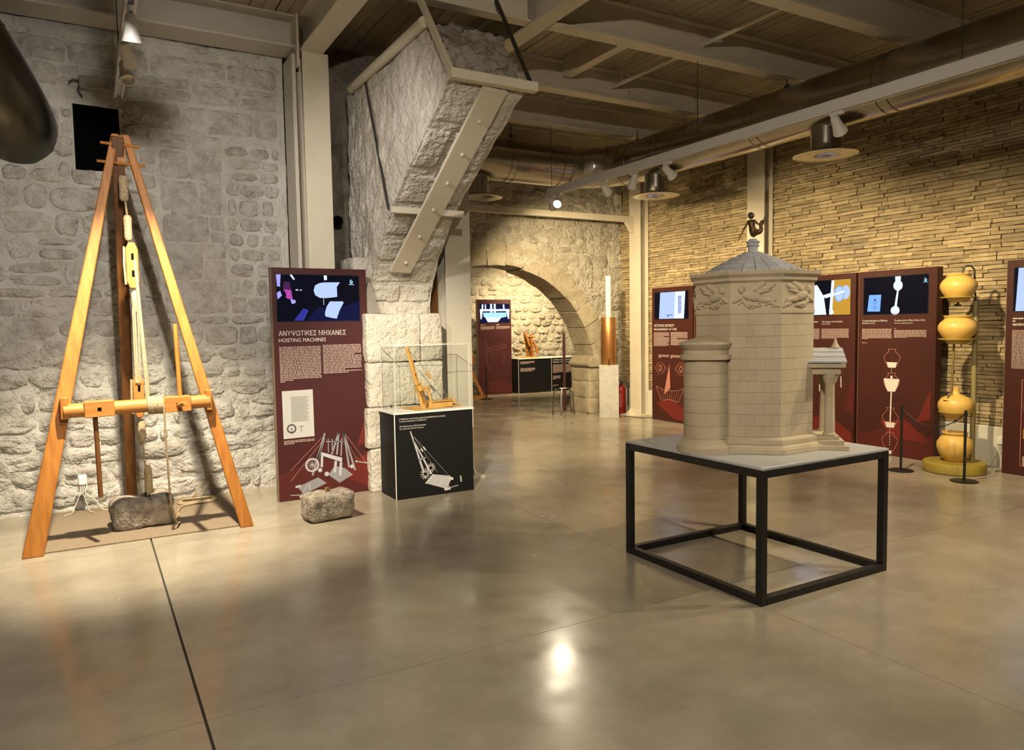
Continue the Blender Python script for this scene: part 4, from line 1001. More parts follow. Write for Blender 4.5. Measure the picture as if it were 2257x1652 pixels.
def make_crane():
    z0 = .816
    root = thing('crane_model', 'small wooden two-legged crane model inside the display case', 'model', (2.85, 6.52, z0))
    MB().prism([(2.60, 6.70), (2.63, 6.41), (3.16, 6.50), (3.16, 6.70)], lambda x, y: (x, y, z0), lambda x, y: (x, y, z0+.010)).build('base', M_woodm, root, bevel=.001)
    b = z0+.010
    MB().bar((2.725, 6.47, b), (2.585, 6.50, 1.415), .026, .028, wx2=.020, wz2=.020).build('jib_leg', M_woodm, root)
    MB().bar((2.80, 6.58, b), (2.605, 6.515, 1.41), .026, .028, wx2=.018, wz2=.018).build('jib_leg', M_woodm, root)
    MB().tube([(2.655, 6.48, 1.16), (2.70, 6.55, 1.15)], .008, 6).build('cross_piece', M_woodm, root); MB().tube([(2.675, 6.46, 1.06), (2.75, 6.57, 1.05)], .008, 6).build('cross_piece', M_woodm, root)
    MB().bar((2.72, 6.44, b+.016), (2.80, 6.62, b+.016), .045, .032).build('foot_block', M_woodm, root); MB().bar((2.80, 6.45, b+.03), (2.83, 6.58, b+.03), .03, .06).build('foot_block', M_woodm, root)
    for y in (6.46, 6.60): MB().box(2.81, 3.04, y, y+.022, b, b+.05).build('platform_beam', M_woodm, root)
    MB().box(2.82, 3.03, 6.46, 6.622, b+.044, b+.056).build('platform', M_woodm, root)
    MB().bar((2.835, 6.47, b), (2.80, 6.50, b+.20), .018, .018).build('stay', M_woodm, root)
    for cx, cy, cz, r_ in ((2.70, 6.455, 1.02, .085), (2.79, 6.60, .99, .075)):
        wh = MB().lathe([(0, -.010), (.030, -.010), (.030, .010), (0, .010)], (cx, cy, cz), 14, axis=(0, 1, 0)).build('capstan', M_woodm, root)
        for i in range(10):
            a = i*math.pi/5; MB().tube([(cx, cy, cz), (cx+r_*math.cos(a), cy, cz+r_*math.sin(a))], .0034, 5).build('spoke', M_woodm, wh)
    MB().tube([(2.70, 6.45, 1.02), (2.79, 6.61, .99)], .009, 6).build('axle', M_woodm, root)
    for i in range(4):
        a = .3+i*math.pi/4; MB().tube([(3.06-.05*math.cos(a), 6.54, b+.045-.05*math.sin(a)), (3.06+.075*math.cos(a), 6.54, b+.045+.075*math.sin(a))], .004, 5).build('windlass_spoke', M_woodm, root)
    MB().tube([(3.06, 6.46, b+.045), (3.06, 6.62, b+.045)], .014, 8).build('windlass', M_woodm, root)
    for k, y in enumerate((6.50, 6.57)): MB().tube([(2.60, 6.51, 1.40), (3.05, y, b+.06)], .0018, 4).build('rope', M_rope, root)
    MB().tube([(2.80, 6.53, 1.155), (2.845, 6.535, 1.10)], .012, 6).build('tackle', M_woodm, root)
    MB().tube([(2.64, 6.50, b+.006), (2.74, 6.44, b+.006)], .006, 6).build('loose_pole', M_woodm, root); MB().tube([(3.0, 6.67, b+.006), (3.13, 6.60, b+.006)], .006, 6).build('loose_pole', M_woodm, root)
make_crane()

# ------------------------------------------------------------------ table and tower model
def make_table():
    root = thing('display_table', 'square black steel frame table with grey top', 'table', (3.77, 3.40, 0))
    x0, x1, y0, y1, t, zt = 3.198, 4.345, 2.80, 4.00, .045, .772
    for x in (x0, x1-t):
        for y in (y0, y1-t): MB().box(x, x+t, y, y+t, 0, zt).build('leg', M_blackm, root, bevel=.002)
    for z in (.0, zt-t):
        for y in (y0, y1-t): MB().box(x0+t, x1-t, y, y+t, z, z+t).build('rail', M_blackm, root, bevel=.002)
        for x in (x0, x1-t): MB().box(x, x+t, y0+t, y1-t, z, z+t).build('rail', M_blackm, root, bevel=.002)
    MB().box(x0, x1, y0, y1, zt, .788).build('tabletop', M_tabletop, root, bevel=.002)
make_table()
cc = tag(MB().prism([(3.21, 3.66), (3.28, 3.64), (3.42, 3.93), (3.32, 3.97)], lambda x, y: (x, y, .788), lambda x, y: (x, y, .793)).build('caption_card', M_paper), 'pale caption plate lying on the grey tabletop beside the tower model', 'card')

TC = Vector((3.785, 3.405, 0)); TA = .357
def make_tower():
    zt = .788
    root = thing('tower_model', 'cream octagonal stone tower model with friezes on the black table', 'model', (TC.x, TC.y, zt))
    def octa(a, z0, z1, a1=None):
        a1 = a if a1 is None else a1; mb = MB(); k = 1/math.cos(math.pi/8)
        return mb.lathe([(a*k, z0), (a1*k, z1)], (TC.x, TC.y, 0), 8, rot=math.pi/8)
    for a, z0, z1, a1 in ((TA+.055, zt, zt+.035, None), (TA+.045, zt+.035, zt+.055, TA+.03), (TA+.028, zt+.055, zt+.085, None), (TA+.028, zt+.085, zt+.10, TA+.008)):
        octa(a, z0, z1, a1).build('base_step', M_tower, root, bevel=.003)
    octa(TA-.003, zt+.09, 1.70).build('core', M_tjoint, root)
    # courses of blocks on the faces in view, incised joints between them
    zb, ztp = zt+.10, 1.648; nc = 11; hh = (ztp-zb)/nc; r = random.Random(3); k = math.tan(math.pi/8)
    for fi in range(8):
        ang = fi*math.pi/4; n = Vector((math.cos(ang), math.sin(ang), 0)); tn = Vector((-n.y, n.x, 0)); hw = TA*k
        seen = fi in (3, 4, 5, 6)
        if not seen:
            o = TC+n*TA; MB().hexa([o-tn*hw-n*.02+Vector((0, 0, zb)), o+tn*hw-n*.02+Vector((0, 0, zb)), o+tn*hw+Vector((0, 0, zb)), o-tn*hw+Vector((0, 0, zb))], [o-tn*hw-n*.02+Vector((0, 0, ztp)), o+tn*hw-n*.02+Vector((0, 0, ztp)), o+tn*hw+Vector((0, 0, ztp)), o-tn*hw+Vector((0, 0, ztp))]).build('wall_face', M_tower, root); continue
        for c_ in range(nc):
            hz0 = zb+hh*c_; hgt = hh
            cuts = [-hw]+sorted(-hw+2*hw*(i+(.5 if c_ % 2 else 0)+r.uniform(-.12, .12))/3 for i in range(1 if not c_ % 2 else 0, 3))+[hw]
            for i in range(len(cuts)-1):
                a, b = cuts[i]+(.0006 if i else -.0002), cuts[i+1]-.0006
                o = TC+n*(TA+r.uniform(-.0006, .0008)); z0, z1 = hz0+.0006, hz0+hgt-.0006
                Q = lambda s_, q, z: o+tn*s_-n*q+Vector((0, 0, z))
                MB().hexa([Q(a, .012, z0), Q(b, .012, z0), Q(b, 0, z0), Q(a, 0, z0)], [Q(a, .012, z1), Q(b, .012, z1), Q(b, 0, z1), Q(a, 0, z1)]).build('wall_block', M_tower, root)
    octa(TA+.006, 1.645, 1.672).build('band_moulding', M_tower, root, bevel=.003)
    octa(TA+.002, 1.67, 1.845).build('frieze', M_tower, root)
    for a, z0, z1, a1 in ((TA+.006, 1.838, 1.850, TA+.02), (TA+.018, 1.850, 1.868, None), (TA+.020, 1.868, 1.885, TA+.036), (TA+.038, 1.885, 1.905, TA+.042)):
        octa(a, z0, z1, a1).build('cornice', M_tower, root)
    for i in range(48):
        ang = 2*math.pi*i/48; sec = ((ang+math.pi/8) % (math.pi/4))-math.pi/8; rr = (TA+.034)/math.cos(sec)
        MB().ell((TC.x+rr*math.cos(ang), TC.y+rr*math.sin(ang), 1.908), (.007, .007, .009), 6, 4).build('antefix', M_tower, root, smooth=True)
    # flying figures carved on the frieze
    for fi in (3, 4, 5, 6):
        ang = fi*math.pi/4; n = Vector((math.cos(ang), math.sin(ang), 0)); tn = Vector((-n.y, n.x, 0)); r2 = random.Random(fi)
        rel = MB(); B = Matrix((tn, Vector((0, 0, 1)), n)).transposed()
        def bl(x, z, rx, rz, dep, tilt=0, out=.004):
            rot = B @ Matrix.Rotation(tilt, 3, 'Z')
            rel.ell(TC+n*(TA+out)+tn*x*1.12+Vector((0, 0, 1.757+(z-1.757)*1.15)), (rx*1.25, rz*1.45, dep*1.1), 10, 6, rot)
        s = -1 if fi % 2 else 1
        bl(s*.02, 1.755, .055, .022, .018, s*.25); bl(s*.075, 1.79, .017, .019, .020); bl(s*-.045, 1.735, .055, .015, .015, s*.15); bl(s*-.09, 1.712, .035, .009, .011, s*.5)
        bl(s*.0, 1.80, .055, .016, .012, -s*.5); bl(s*-.05, 1.795, .05, .012, .010, -s*.35); bl(s*-.03, 1.775, .05, .007, .012, -s*.2)
        bl(s*.09, 1.74, .035, .009, .012, -s*.6); bl(s*.055, 1.72, .04, .010, .012, s*.9); bl(s*.02, 1.71, .045, .010, .011, s*.2)
        for q in range(6): bl(s*(-.10+.035*q), 1.70+.012*(q % 3), .022, .0045, .008, r2.uniform(-.9, .9))
        rel.build('relief_figure', M_tower, root, smooth='all')
    # roof of 24 tapering slabs
    rb, zb2, rt, zt2 = .315, 1.915, .045, 2.050
    MB().lathe([(rb-.01, zb2-.02), (rt-.01, zt2-.012)], (TC.x, TC.y, 0), 48).build('roof_core', M_tjoint, root)
    for i in range(24):
        a0, a1 = 2*math.pi*i/24+.008, 2*math.pi*(i+1)/24-.008; nrow = 5
        sl = None
        for q in range(nrow):
            f0, f1 = q/nrow, (q+1)/nrow-.025
            P_ = lambda f, a, up: Vector((TC.x+(rb+(rt-rb)*f)*math.cos(a), TC.y+(rb+(rt-rb)*f)*math.sin(a), zb2+(zt2-zb2)*(f**.86)+up))
            if sl is None: sl = MB()
            sl.hexa([P_(f0, a0, -.012), P_(f0, a1, -.012), P_(f1, a1, -.012), P_(f1, a0, -.012)], [P_(f0, a0, .006), P_(f0, a1, .006), P_(f1, a1, 0), P_(f1, a0, 0)])
        sl.build('roof_slab', M_troof, root)
    MB().lathe([(.050, 2.040), (.050, 2.050), (.033, 2.054), (.031, 2.075), (.036, 2.088), (.044, 2.090), (.036, 2.096), (.038, 2.108), (.046, 2.116), (.044, 2.12), (.032, 2.123), (.024, 2.135), (.0, 2.140)], (TC.x, TC.y, 0), 20).build('finial', M_troof, root, smooth=True)
    # round turret on the side
    tx, ty, tr_ = TC.x-TA-.055, TC.y, .140
    for a, z0, z1, a1 in ((tr_+.045, zt, zt+.035, None), (tr_+.035, zt+.035, zt+.06, tr_+.02), (tr_+.018, zt+.06, zt+.085, tr_+.004)):
        MB().lathe([(a, z0), (a if a1 is None else a1, z1)], (tx, ty, 0), 40).build('turret_step', M_tower, root, smooth=True)
    z = zt+.085
    for q in range(6):
        h = .082; MB().lathe([(tr_-.004, z), (tr_, z+.0012), (tr_, z+h-.0012), (tr_-.004, z+h)], (tx, ty, 0), 40).build('turret_course', M_tower, root, smooth=True); z += h
    MB().lathe([(tr_+.002, z), (tr_+.024, z+.004), (tr_+.024, z+.030), (tr_+.004, z+.034), (tr_+.004, z+.062), (tr_+.012, z+.07), (tr_+.030, z+.098), (tr_+.026, z+.108), (.0, z+.158)], (tx, ty, 0), 40).build('turret_cap', M_tower, root, smooth=True)
    # columned porch on the opposite diagonal
    n = Vector((1, -1, 0)).normalized(); tn = Vector((1, 1, 0)).normalized()
    O = TC+n*TA; V = lambda d, s, z: O+n*d+tn*s+Vector((0, 0, z))
    def pbox(nm, d0, d1, s0, s1, z0, z1, m=M_tower, bev=.002):
        return MB().hexa([V(d0, s0, z0), V(d1, s0, z0), V(d1, s1, z0), V(d0, s1, z0)], [V(d0, s0, z1), V(d1, s0, z1), V(d1, s1, z1), V(d0, s1, z1)]).build(nm, m, root, bevel=bev)
    pbox('porch_step', -.05, .21, -.19, .19, zt, zt+.03); pbox('porch_step', -.05, .185, -.165, .165, zt+.03, zt+.06); pbox('porch_step', -.05, .16, -.14, .14, zt+.06, zt+.085)
    for s_ in (-.105, .105):
        c_ = V(.105, s_, 0)
        MB().lathe([(.040, .873), (.040, .885), (.033, .892), (.031, 1.0), (.028, 1.19), (.030, 1.20), (.040, 1.215), (.047, 1.245), (.05, 1.25), (.05, 1.262)], c_, 20).build('porch_column', M_tower, root, smooth=True)
    pbox('porch_architrave', -.05, .16, -.155, -.055, 1.262, 1.305); pbox('porch_architrave', -.05, .16, .055, .155, 1.262, 1.305); pbox('porch_architrave', .055, .16, -.055, .055, 1.262, 1.305)
    pbox('porch_cornice', -.05, .185, -.18, .18, 1.305, 1.33)
    pd = MB().hexa([V(.165, -.165, 1.33), V(.165, .165, 1.33), V(.165, .001, 1.405), V(.165, -.001, 1.405)], [V(-.05, -.165, 1.33), V(-.05, .165, 1.33), V(-.05, .001, 1.405), V(-.05, -.001, 1.405)]); pd.build('porch_gable', M_tower, root)
    for sgn in (-1, 1):
        for q in range(3):
            f0, f1 = q/3, (q+1)/3-.03
            L = lambda f, up: (sgn*.185*(1-f), 1.335+.085*f+up)
            (s0, z0), (s1, z1), (s2, z2), (s3, z3) = L(f0, 0), L(f1, 0), L(f0, .010), L(f1, .007)
            MB().hexa([V(-.05, s0, z0), V(.19, s0, z0), V(.19, s1, z1), V(-.05, s1, z1)], [V(-.05, s2, z2), V(.19, s2, z2), V(.19, s3, z3), V(-.05, s3, z3)]).build('porch_roof_slab', M_troof, root)
    MB().lathe([(.02, 0), (.028, .02), (.012, .05), (.006, .075), (0, .085)], V(.15, 0, 1.405), 10).build('acroterion', M_tower, root, smooth=True)
make_tower()

def make_triton():
    """bronze figure: boy's torso, coiled fish tail, rod in one hand, shield in the other"""
    base = Vector((TC.x, TC.y, 2.145))
    root = thing('bronze_figurine', 'small bronze fish-tailed figure with rod on top of the tower model', 'figurine', tuple(base))
    rv = Vector((math.cos(R(48.1)), -math.sin(R(48.1)), 0)); fv = Vector((-math.sin(R(48.1)), -math.cos(R(48.1)), 0))   # across / toward the hall
    W = lambda x, z, d=0: base+rv*x+fv*d+Vector((0, 0, z))
    sk = [((0, .0, 0), .013, None), ((.0, .03, 0), .024, 0), ((-.006, .062, .004), .022, 1), ((-.008, .085, .004), .021, 2), ((-.009, .104, .004), .020, 3), ((-.010, .118, .004), .008, 4),
          ((-.030, .104, .004), .010, 4), ((-.040, .083, .008), .007, 6), ((-.052, .062, .014), .006, 7), ((-.056, .056, .016), .007, 8),
          ((.014, .104, .004), .010, 4), ((.024, .090, .008), .007, 10), ((.038, .080, .012), .006, 11),
          ((.022, .035, -.004), .020, 1), ((.044, .034, -.004), .019, 13), ((.054, .052, -.002), .015, 14), ((.046, .075, .004), .012, 15), ((.050, .098, .004), .012, 16), ((.066, .108, .004), .007, 17)]
    me = bpy.data.meshes.new('body'); me.from_pydata([tuple(W(x, z, d)-base) for (x, z, d), r_, p in sk], [(p, i) for i, (_, r_, p) in enumerate(sk) if p is not None], [])
    o = bpy.data.objects.new('body', me); col.objects.link(o); o.parent = root
    md = o.modifiers.new('skin', 'SKIN'); sv = me.skin_vertices[0].data
    for i, (_, r_, p) in enumerate(sk): sv[i].radius = (r_, r_)
    sv[1].use_root = True
    md.use_smooth_shade = True; o.modifiers.new('sub', 'SUBSURF').levels = 2; o.modifiers['sub'].render_levels = 2
    me.materials.append(M_bronze)
    hd = MB().ell(W(-.012, .140, .006), (.018, .018, .021), 14, 10)
    for s_ in (-1, 1): hd.ell(W(-.012+s_*.018, .139, .006), (.004, .004, .006), 6, 5)
    hd.ell(W(-.014, .138, .025), (.003, .004, .005), 6, 5).ell(W(-.013, .130, .022), (.006, .003, .002), 6, 4)
    for s_ in (-1, 1): hd.ell(W(-.013+s_*.007, .143, .0225), (.0025, .002, .002), 6, 4)
    hd.build('head', M_bronze, root, smooth='all')
    hr = MB().ell(W(-.013, .146, .001), (.0205, .0205, .018), 14, 8)
    hr.build('hair', M_bronze, root, smooth='all')
    hand = MB()
    for q in range(4): hand.tube([W(-.056, .058-.003*q, .014), W(-.062, .056-.003*q, .018), W(-.060, .054-.003*q, .022)], .0021, 5)
    hand.tube([W(-.053, .056, .016), W(-.055, .052, .022)], .0024, 5); hand.build('hand', M_bronze, root, smooth='all')
    MB().tube([W(-.050, .072, .016), W(-.094, -.026, .022)], .0034, 6, .002).build('rod', M_bronze, root, smooth=True)
    MB().ell(W(.068, .108, .004), (.006, .006, .034), 12, 8, Matrix.Rotation(-.25, 3, fv)).build('tail_fin', M_bronze, root, smooth='all')
make_triton()

# ------------------------------------------------------------------ tower of pots and its barrier
def make_pots():
    c = Vector((7.80, 4.30, 0))
    bz = thing('pot_stand', 'olive round base with a tall post carrying yellow clay pots', 'stand', tuple(c))
    MB().lathe([(.275, 0), (.29, .008), (.295, .09), (.285, .105), (.0, .108)], c, 40).build('base', M_potbase, bz, smooth=True)
    MB().tube([(8.0, 4.23, .09), (8.0, 4.23, 1.80)], .026, 16).build('post', mat('olive_post', (.34, .29, .13), .4, metal=.3), bz, smooth=True)
    for z, r_ in ((.625, .150), (1.385, .165), (1.815, .155)):
        MB().lathe([(r_-.008, -.006), (r_+.008, -.006), (r_+.008, .006), (r_-.008, .006)], (c.x, c.y, z), 36).build('carrier_ring', M_potbase, bz, smooth=True)
        MB().bar((c.x+r_-.01, c.y-.02, z), (8.0, 4.23, z), .02, .02).build('bracket', M_potbase, bz)
    def pot(label, prof, z, m=M_pot, extra=None):
        o = thing('clay_pot', label, 'pot', (c.x, c.y, z), group='stacked yellow pots')
        MB().lathe(prof, (c.x, c.y, z), 44).build('body', m, o, smooth=True); return o
    A = lambda s: [(0, 0), (.082*s, 0), (.090*s, .010), (.098*s, .03), (.118*s, .055), (.150*s, .10), (.170*s, .15), (.168*s, .19), (.145*s, .228), (.122*s, .248), (.112*s, .262), (.118*s, .278), (.124*s, .285), (.120*s, .292), (.104*s, .290), (.100*s, .25), (.05*s, .22), (0, .215)]
    p1 = pot('topmost yellow clay pot with a black feeding hose', A(1.0), 1.762)
    MB().tube([(c.x+.02, c.y-.03, 2.02), (c.x+.02, c.y-.03, 2.10), (c.x+.04, c.y-.05, 2.135), (c.x+.08, c.y-.08, 2.13), (c.x+.10, c.y-.10, 2.09), (c.x+.105, c.y-.105, 1.9), (8.0, 4.23, 1.75)], .009, 8).build('hose', M_iron, p1, smooth=True)
    MB().tube([(c.x, c.y, 1.765), (c.x-.01, c.y, 1.72)], .012, 8).tube([(c.x-.03, c.y+.02, 1.735), (c.x+.02, c.y-.02, 1.73)], .010, 6).build('tap', M_iron, p1, smooth=True)
    p2 = pot('second yellow clay pot from the top', A(1.06), 1.335)
    MB().tube([(c.x-.02, c.y+.02, 1.34), (c.x-.03, c.y+.03, .80)], .011, 10).build('pipe', mat('brown_pipe', (.20, .14, .04), .4), p2, smooth=True)
    p3 = pot('narrow-necked yellow clay pot with a spout, third from the top', [(0, 0), (.085, 0), (.095, .012), (.125, .06), (.150, .075), (.165, .12), (.163, .165), (.135, .21), (.09, .235), (.05, .25), (.034, .268), (.028, .30), (.030, .318), (.018, .322), (.014, .30), (0, .28)], .555)
    MB().lathe([(0, .0), (.03, .005), (.042, .016), (.036, .016), (0, .008)], (c.x-.115, c.y+.02, .738), 16).build('drip_cup', M_iron, p3, smooth=True)
    MB().tube([(c.x-.05, c.y+.01, .81), (c.x-.085, c.y+.02, .825), (c.x-.105, c.y+.02, .80), (c.x-.11, c.y+.02, .765)], .011, 8).build('spout', M_alu, p3, smooth=True)
    MB().tube([(c.x, c.y, .555), (c.x, c.y, .525)], .010, 8).tube([(c.x, c.y, .525), (c.x-.005, c.y, .50)], .004, 6).build('tap', M_iron, p3, smooth=True)
    pot('bottom yellow clay pot standing on the olive base', [(0, 0), (.09, 0), (.115, .03), (.150, .085), (.170, .15), (.165, .20), (.135, .25), (.112, .27), (.115, .285), (.125, .297), (.122, .306), (.108, .306), (.10, .28), (.06, .26), (0, .25)], .108)
make_pots()
def stanchion(name, label, x, y, h, r_=.125, grp='barrier posts'):
    o = thing(name, label, 'barrier post', (x, y, 0), group=grp)
    MB().lathe([(r_, 0), (r_, .006), (r_-.01, .010), (.02, .012), (0, .012)], (x, y, 0), 32).build('base', M_blackm, o, smooth=True)
    MB().tube([(x, y, .01), (x, y, h)], .0125, 14).build('post', M_blackm, o, smooth=True)
    MB().tube([(x-.014, y, h-.03), (x+.014, y, h-.03)], .010, 10).build('cord_ring', M_blackm, o, smooth=True)
    return o
stanchion('barrier_post', 'slim black barrier post before the vase drawing panel', 7.38, 4.62, .70)
stanchion('barrier_post', 'slim black barrier post before the tower of yellow pots', 7.38, 3.97, .70)
p0, p1 = Vector((7.38, 4.62, .672)), Vector((7.38, 3.97, .672)); pts = []
for i in range(17):
    t = i/16; q = p0.lerp(p1, t); q.z -= .17*(1-(2*t-1)**2); q.y = p0.y+(p1.y-p0.y)*t; pts.append(q)
tag(MB().tube(pts, .005, 6).build('barrier_rope', M_blackm, smooth=True), 'thin black cord sagging between the two barrier posts', 'cord')
tag(MB().tube([(8.35, 3.80, .005), (8.25, 3.95, .006), (8.15, 4.05, .006), (8.05, 4.02, .012)], .004, 6).build('floor_cable', M_iron, smooth=True), 'dark cable on the floor behind the pot stand', 'cable')
socket('wall_socket', 'white wall socket with plugs on the plinth beside the yellow pots', 8.395, 4.14, .20, R_)

# ------------------------------------------------------------------ corner: copper clock, plinth, extinguisher, stool
pl = thing('plinth', 'tall weathered white plinth carrying the copper cylinder', 'plinth', (7.70, 10.07, 0), R(-37))
MB().box(-.165, .165, -.165, .165, 0, .90).build('block', M_weath, pl, bevel=.004)
ck = thing('water_clock', 'copper cylinder with tap and white spiral column on top', 'clock', (7.70, 10.07, .90))
MB().lathe([(0, 0), (.125, 0), (.13, .006), (.13, .80), (.126, .806), (.118, .806), (.118, .79), (0, .79)], (7.70, 10.07, .90), 40).build('cylinder', M_copper, ck, smooth=True)
d_ = Vector((-math.sin(R(37)), -math.cos(R(37)), 0))
t0 = Vector((7.70, 10.07, .97))+d_*.13
MB().tube([t0, t0+d_*.05, t0+d_*.06+Vector((0, 0, -.055))], .012, 8).tube([t0+d_*.03, t0+d_*.03+Vector((0, 0, .04))], .008, 6).build('tap', M_bronze, ck, smooth=True)
prof = [(0, 1.69)]
for i in range(26): z = 1.69+.027*i; prof += [(.052, z), (.052, z+.017), (.044, z+.019), (.044, z+.025)]
prof += [(.052, 1.69+.027*26), (.048, 2.41), (0, 2.41)]
MB().lathe(prof, (7.70, 10.07, 0), 24).build('spiral_column', M_spiral, ck, smooth=True)
fe = thing('fire_extinguisher', 'red fire extinguisher on the floor by the corner column', 'extinguisher', (8.19, 10.36, 0))
MB().lathe([(0, 0), (.075, 0), (.083, .01), (.083, .42), (.075, .46), (.045, .495), (.028, .50), (.026, .53), (0, .53)], (8.19, 10.36, 0), 28).build('cylinder', M_red, fe, smooth=True)
MB().tube([(8.19, 10.36, .52), (8.19, 10.36, .56)], .016, 10).bar((8.19, 10.40, .575), (8.13, 10.28, .60), .02, .012).bar((8.19, 10.38, .55), (8.12, 10.27, .545), .016, .010).build('valve_handle', M_iron, fe)
MB().tube([(8.19, 10.36, .54), (8.25, 10.30, .58), (8.28, 10.27, .50), (8.275, 10.27, .25), (8.27, 10.275, .15)], .011, 8).build('hose', M_iron, fe, smooth=True)
MB().lathe([(.0845, .12), (.0845, .36)], (8.19, 10.36, 0), 10, a0=R(190), a1=R(235)).build('label_strip', mat('faded_red_label', (.36, .09, .07), .6), fe)
st = thing('stool', 'small chrome tube stool without cushion, before the arch', 'stool', (7.32, 10.9, 0))
F4 = [(7.11, 10.94), (7.16, 10.75), (7.43, 10.73), (7.50, 10.93)]; cs = Vector((7.30, 10.84, .455))
for i in range(4):
    a = Vector((*F4[i], 0)); t_ = a.lerp(cs, .12); t_.z = .42
    MB().tube([a, (t_.x, t_.y, .40), (t_.x+(cs.x-t_.x)*.15, t_.y+(cs.y-t_.y)*.15, .45), (t_.x+(cs.x-t_.x)*.4, t_.y+(cs.y-t_.y)*.4, .462)], .011, 8).build('leg', M_chrome, st, smooth=True)
pts = [Vector((*F4[i], 0)).lerp(cs, .30) for i in (0, 1, 2, 3, 0)]
for p in pts: p.z = .464
MB().tube(pts, .010, 8).build('seat_ring', M_chrome, st, smooth=True)
MB().tube([pts[0], pts[2]], .010, 8).build('seat_bar', M_chrome, st, smooth=True)
tag(MB().tube([(7.95, 9.95, .006), (8.0, 9.80, .006), (8.03, 9.62, .006), (8.1, 9.5, .012), (8.24, 9.40, .01)], .006, 6).build('floor_cable', M_iron, smooth=True), 'dark cable running from the plinth to the measurement panel', 'cable')

# ------------------------------------------------------------------ room beyond the arch
P, S = panel('dark maroon panel with a bright screen in the room beyond the arch', (7.74, 15.02, 0), R(-6), .84, 2.2, .10, M_maroon, 'maroon and brown information panels', (.06, .80, 1.67, 2.10), S_navy)
pic([[(.06, 1.98), (.80, 1.98), (.80, 1.93), (.06, 1.93)], seg((.34, 2.10), (.34, 1.9), .05), seg((.43, 2.10), (.43, 1.9), .05), seg((.13, 2.09), (.12, 1.98), .04), seg((.20, 2.09), (.20, 1.98), .03), seg((.65, 2.09), (.66, 1.98), .04), [(.06, 1.98), (.14, 1.98), (.10, 1.75), (.07, 1.75)], [(.70, 1.98), (.80, 1.98), (.79, 1.75), (.76, 1.75)]], S_white, S, 1)
pic([[(.14, 1.90), (.72, 1.90), (.72, 1.80), (.60, 1.78), (.15, 1.80)]], S_cyan, S, 2); pic([[(.18, 1.80), (.60, 1.79), (.50, 1.68), (.25, 1.68)]], S_white, S, 2)
flat(para(.07, .42, 1.585, 1.50, .011, rp, .9)+para(.46, .80, 1.585, 1.51, .011, rp, .9), M_txtp, P, 'text_block'); flat(para(.07, .22, 1.625, 1.60, .02, rp, .9)+para(.46, .58, 1.625, 1.60, .02, rp, .9), M_txt, P, 'text_heading')
flat(path([(.17, 1.30), (.22, 1.05), (.20, .75), (.30, .55)], .003)+path([(.22, 1.05), (.66, 1.18), (.70, 1.10), (.26, 1.0)], .003)+path([(.62, 1.0), (.66, .85), (.60, .72)], .003)+path([(.24, 1.1), (.36, .90)], .003)+ring((.64, 1.12), .05, .003, 10), M_pinkline, P, 'catapult_drawing', .0022)
flat([[(.25, .28), (.62, .36), (.84, .22), (.84, .03), (.30, .05)]], M_redprint2, P, 'print_shape', .001)
def counter(label, x, wd, rz, t1):
    o = thing('display_plinth', label, 'plinth', (x, 14.82, 0), R(rz), 'black plinths beyond the arch', local=True)
    MB().box(0, wd, 0, .5, 0, .80).build('block', M_black, o, bevel=.002)
    MB().box(-.004, .004, -.003, .003, 0, .80).build('corner_strip', M_white, o)
    MB().box(-.01, wd+.01, -.01, .51, .80, .82).build('top', M_white, o, bevel=.002)
    return o
a = counter('black plinth with white top carrying the catapult model', 8.69, .88, -2, 0)
flat(para(.05, .43, .745, .66, .022, rp, .8)+para(.05, .45, .59, .50, .022, rp, .9), M_txtp, a, 'text_block', .001)
b = counter('black plinth on medical technology behind the arch jamb', 9.61, .70, -2, 1)
text('ΙΑΤΡΙΚΗ ΤΕΧΝΟΛΟΓΙΑ', .04, .735, .036, M_txt, b); text('MEDICAL TECHNOLOGY', .04, .68, .034, M_txt, b)
flat(para(.04, .36, .64, .43, .016, rp)+para(.39, .66, .64, .43, .016, rp)+para(.04, .25, .37, .26, .02, rp)+para(.04, .2, .15, .10, .02, rp), M_txtp, b, 'text_block', .001)
def make_catapult():
    root = thing('catapult_model', 'wooden catapult model standing on the black plinth', 'model', (9.12, 15.02, .82))
    o = Vector((9.12, 15.02, .82)); W = lambda x, y, z: o+Vector((x, y, z))
    MB().box(o.x-.20, o.x+.20, o.y-.12, o.y+.12, .82, .84).build('base', M_woodm, root)
    MB().bar(W(-.03, 0, .02), W(-.12, 0, .60), .06, .05, up=(0, 1, 0)).build('upright', M_wood, root); MB().bar(W(.09, 0, .02), W(.04, 0, .56), .06, .05, up=(0, 1, 0)).build('upright', M_wood, root)
    MB().bar(W(.0, -.03, .06), W(-.02, -.03, .42), .07, .05, up=(0, 1, 0)).build('slider', M_woodd, root)
    for z in (.16, .36, .50): MB().tube([W(-.20 if z == .36 else -.13, -.02, z+.01), W(.16, -.02, z-.01)], .017, 8).build('cross_bar', M_woodx, root, smooth=True)
    MB().tube([W(.10, -.05, .38), W(.19, -.09, .10)], .028, 10).build('spring_bundle', M_wood, root, smooth=True)
    MB().tube([W(-.13, -.05, .55), W(-.05, -.09, .28)], .026, 10).build('spring_bundle', M_wood, root, smooth=True)
make_catapult()
sm = thing('small_stand', 'small pale instrument stand beside the catapult model', 'model', (8.84, 15.0, .82))
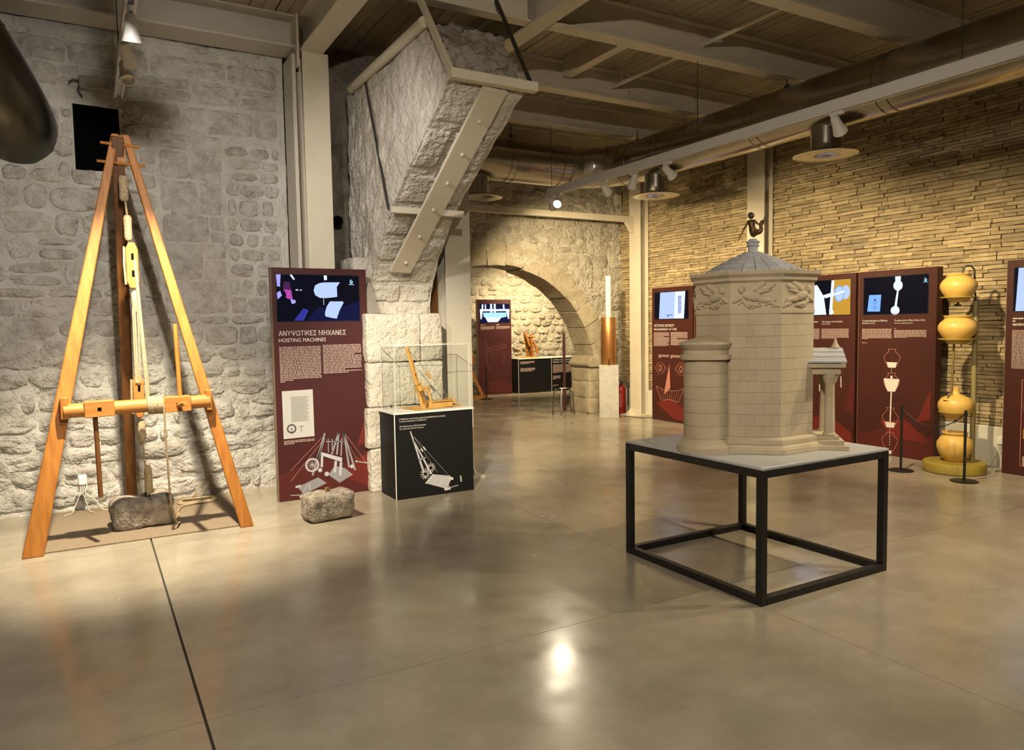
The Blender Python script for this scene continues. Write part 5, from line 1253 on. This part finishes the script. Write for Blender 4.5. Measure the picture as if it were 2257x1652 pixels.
MB().box(8.78, 8.92, 14.93, 15.05, .82, .83).tube([(8.80, 15.0, .83), (8.80, 15.0, 1.06)], .006, 6).tube([(8.90, 15.0, .83), (8.90, 15.0, 1.06)], .006, 6).tube([(8.80, 15.0, 1.06), (8.90, 15.0, 1.06)], .006, 6).build('frame', M_woodm, sm)
stanchion('barrier_post', 'slim black barrier post in the room beyond the arch', 7.46, 14.12, .72, .14)
bl_ = thing('wooden_engine', 'wooden siege engine mostly hidden behind the column, beyond the arch', 'model', (7.25, 14.55, 0))
MB().bar((7.10, 14.5, .02), (7.62, 14.40, .02), .10, .08).build('sole_beam', M_woodx, bl_); MB().bar((7.55, 14.45, .03), (7.22, 14.6, .85), .08, .07).build('brace', M_woodx, bl_)
MB().bar((7.24, 14.6, .02), (7.22, 14.62, 1.35), .07, .07, up=(1, 0, 0)).build('post', M_wood, bl_); MB().bar((7.34, 14.55, .75), (7.30, 14.58, 1.10), .10, .10, up=(1, 0, 0)).build('spring_frame', M_wood, bl_)
MB().tube([(7.20, 14.58, 1.2), (7.26, 14.55, .8), (7.36, 14.5, .35)], .014, 6).build('rope', M_rope, bl_, smooth=True)
eo = thing('info_panel', 'maroon panel seen edge-on just inside the arch jamb', 'information panel', (7.625, 11.28, 0), R(56), 'maroon and brown information panels', local=True)
MB().box(0, .8, 0, .05, 0, 1.42).build('board', M_maroon, eo, bevel=.002)
MB().box(.0, .8, -.002, .0, .0, 1.42).build('face_print', M_maroon, eo)

# small fittings
jb = thing('junction_box', 'small pale junction box high in the corner of the arched wall', 'junction box', (8.33, 10.56, 3.74))
MB().box(8.28, 8.38, 10.55, 10.70, 3.72, 3.90).build('box', M_cream, jb, bevel=.006)
MB().box(8.285, 8.375, 10.545, 10.55, 3.73, 3.89).build('lid', M_cream, jb)
ps = thing('pipe_stub', 'dark pipe end sticking out of the dark recess wall', 'pipe', (2.36, 7.8, 2.72))
MB().tube([(2.36, 7.78, 2.74), (2.36, 7.98, 2.74)], .055, 16, cap=False).build('sleeve', M_iron, ps, smooth=True)
MB().tube([(2.36, 7.84, 2.74), (2.36, 7.85, 2.74)], .052, 16).build('bore', M_void, ps)
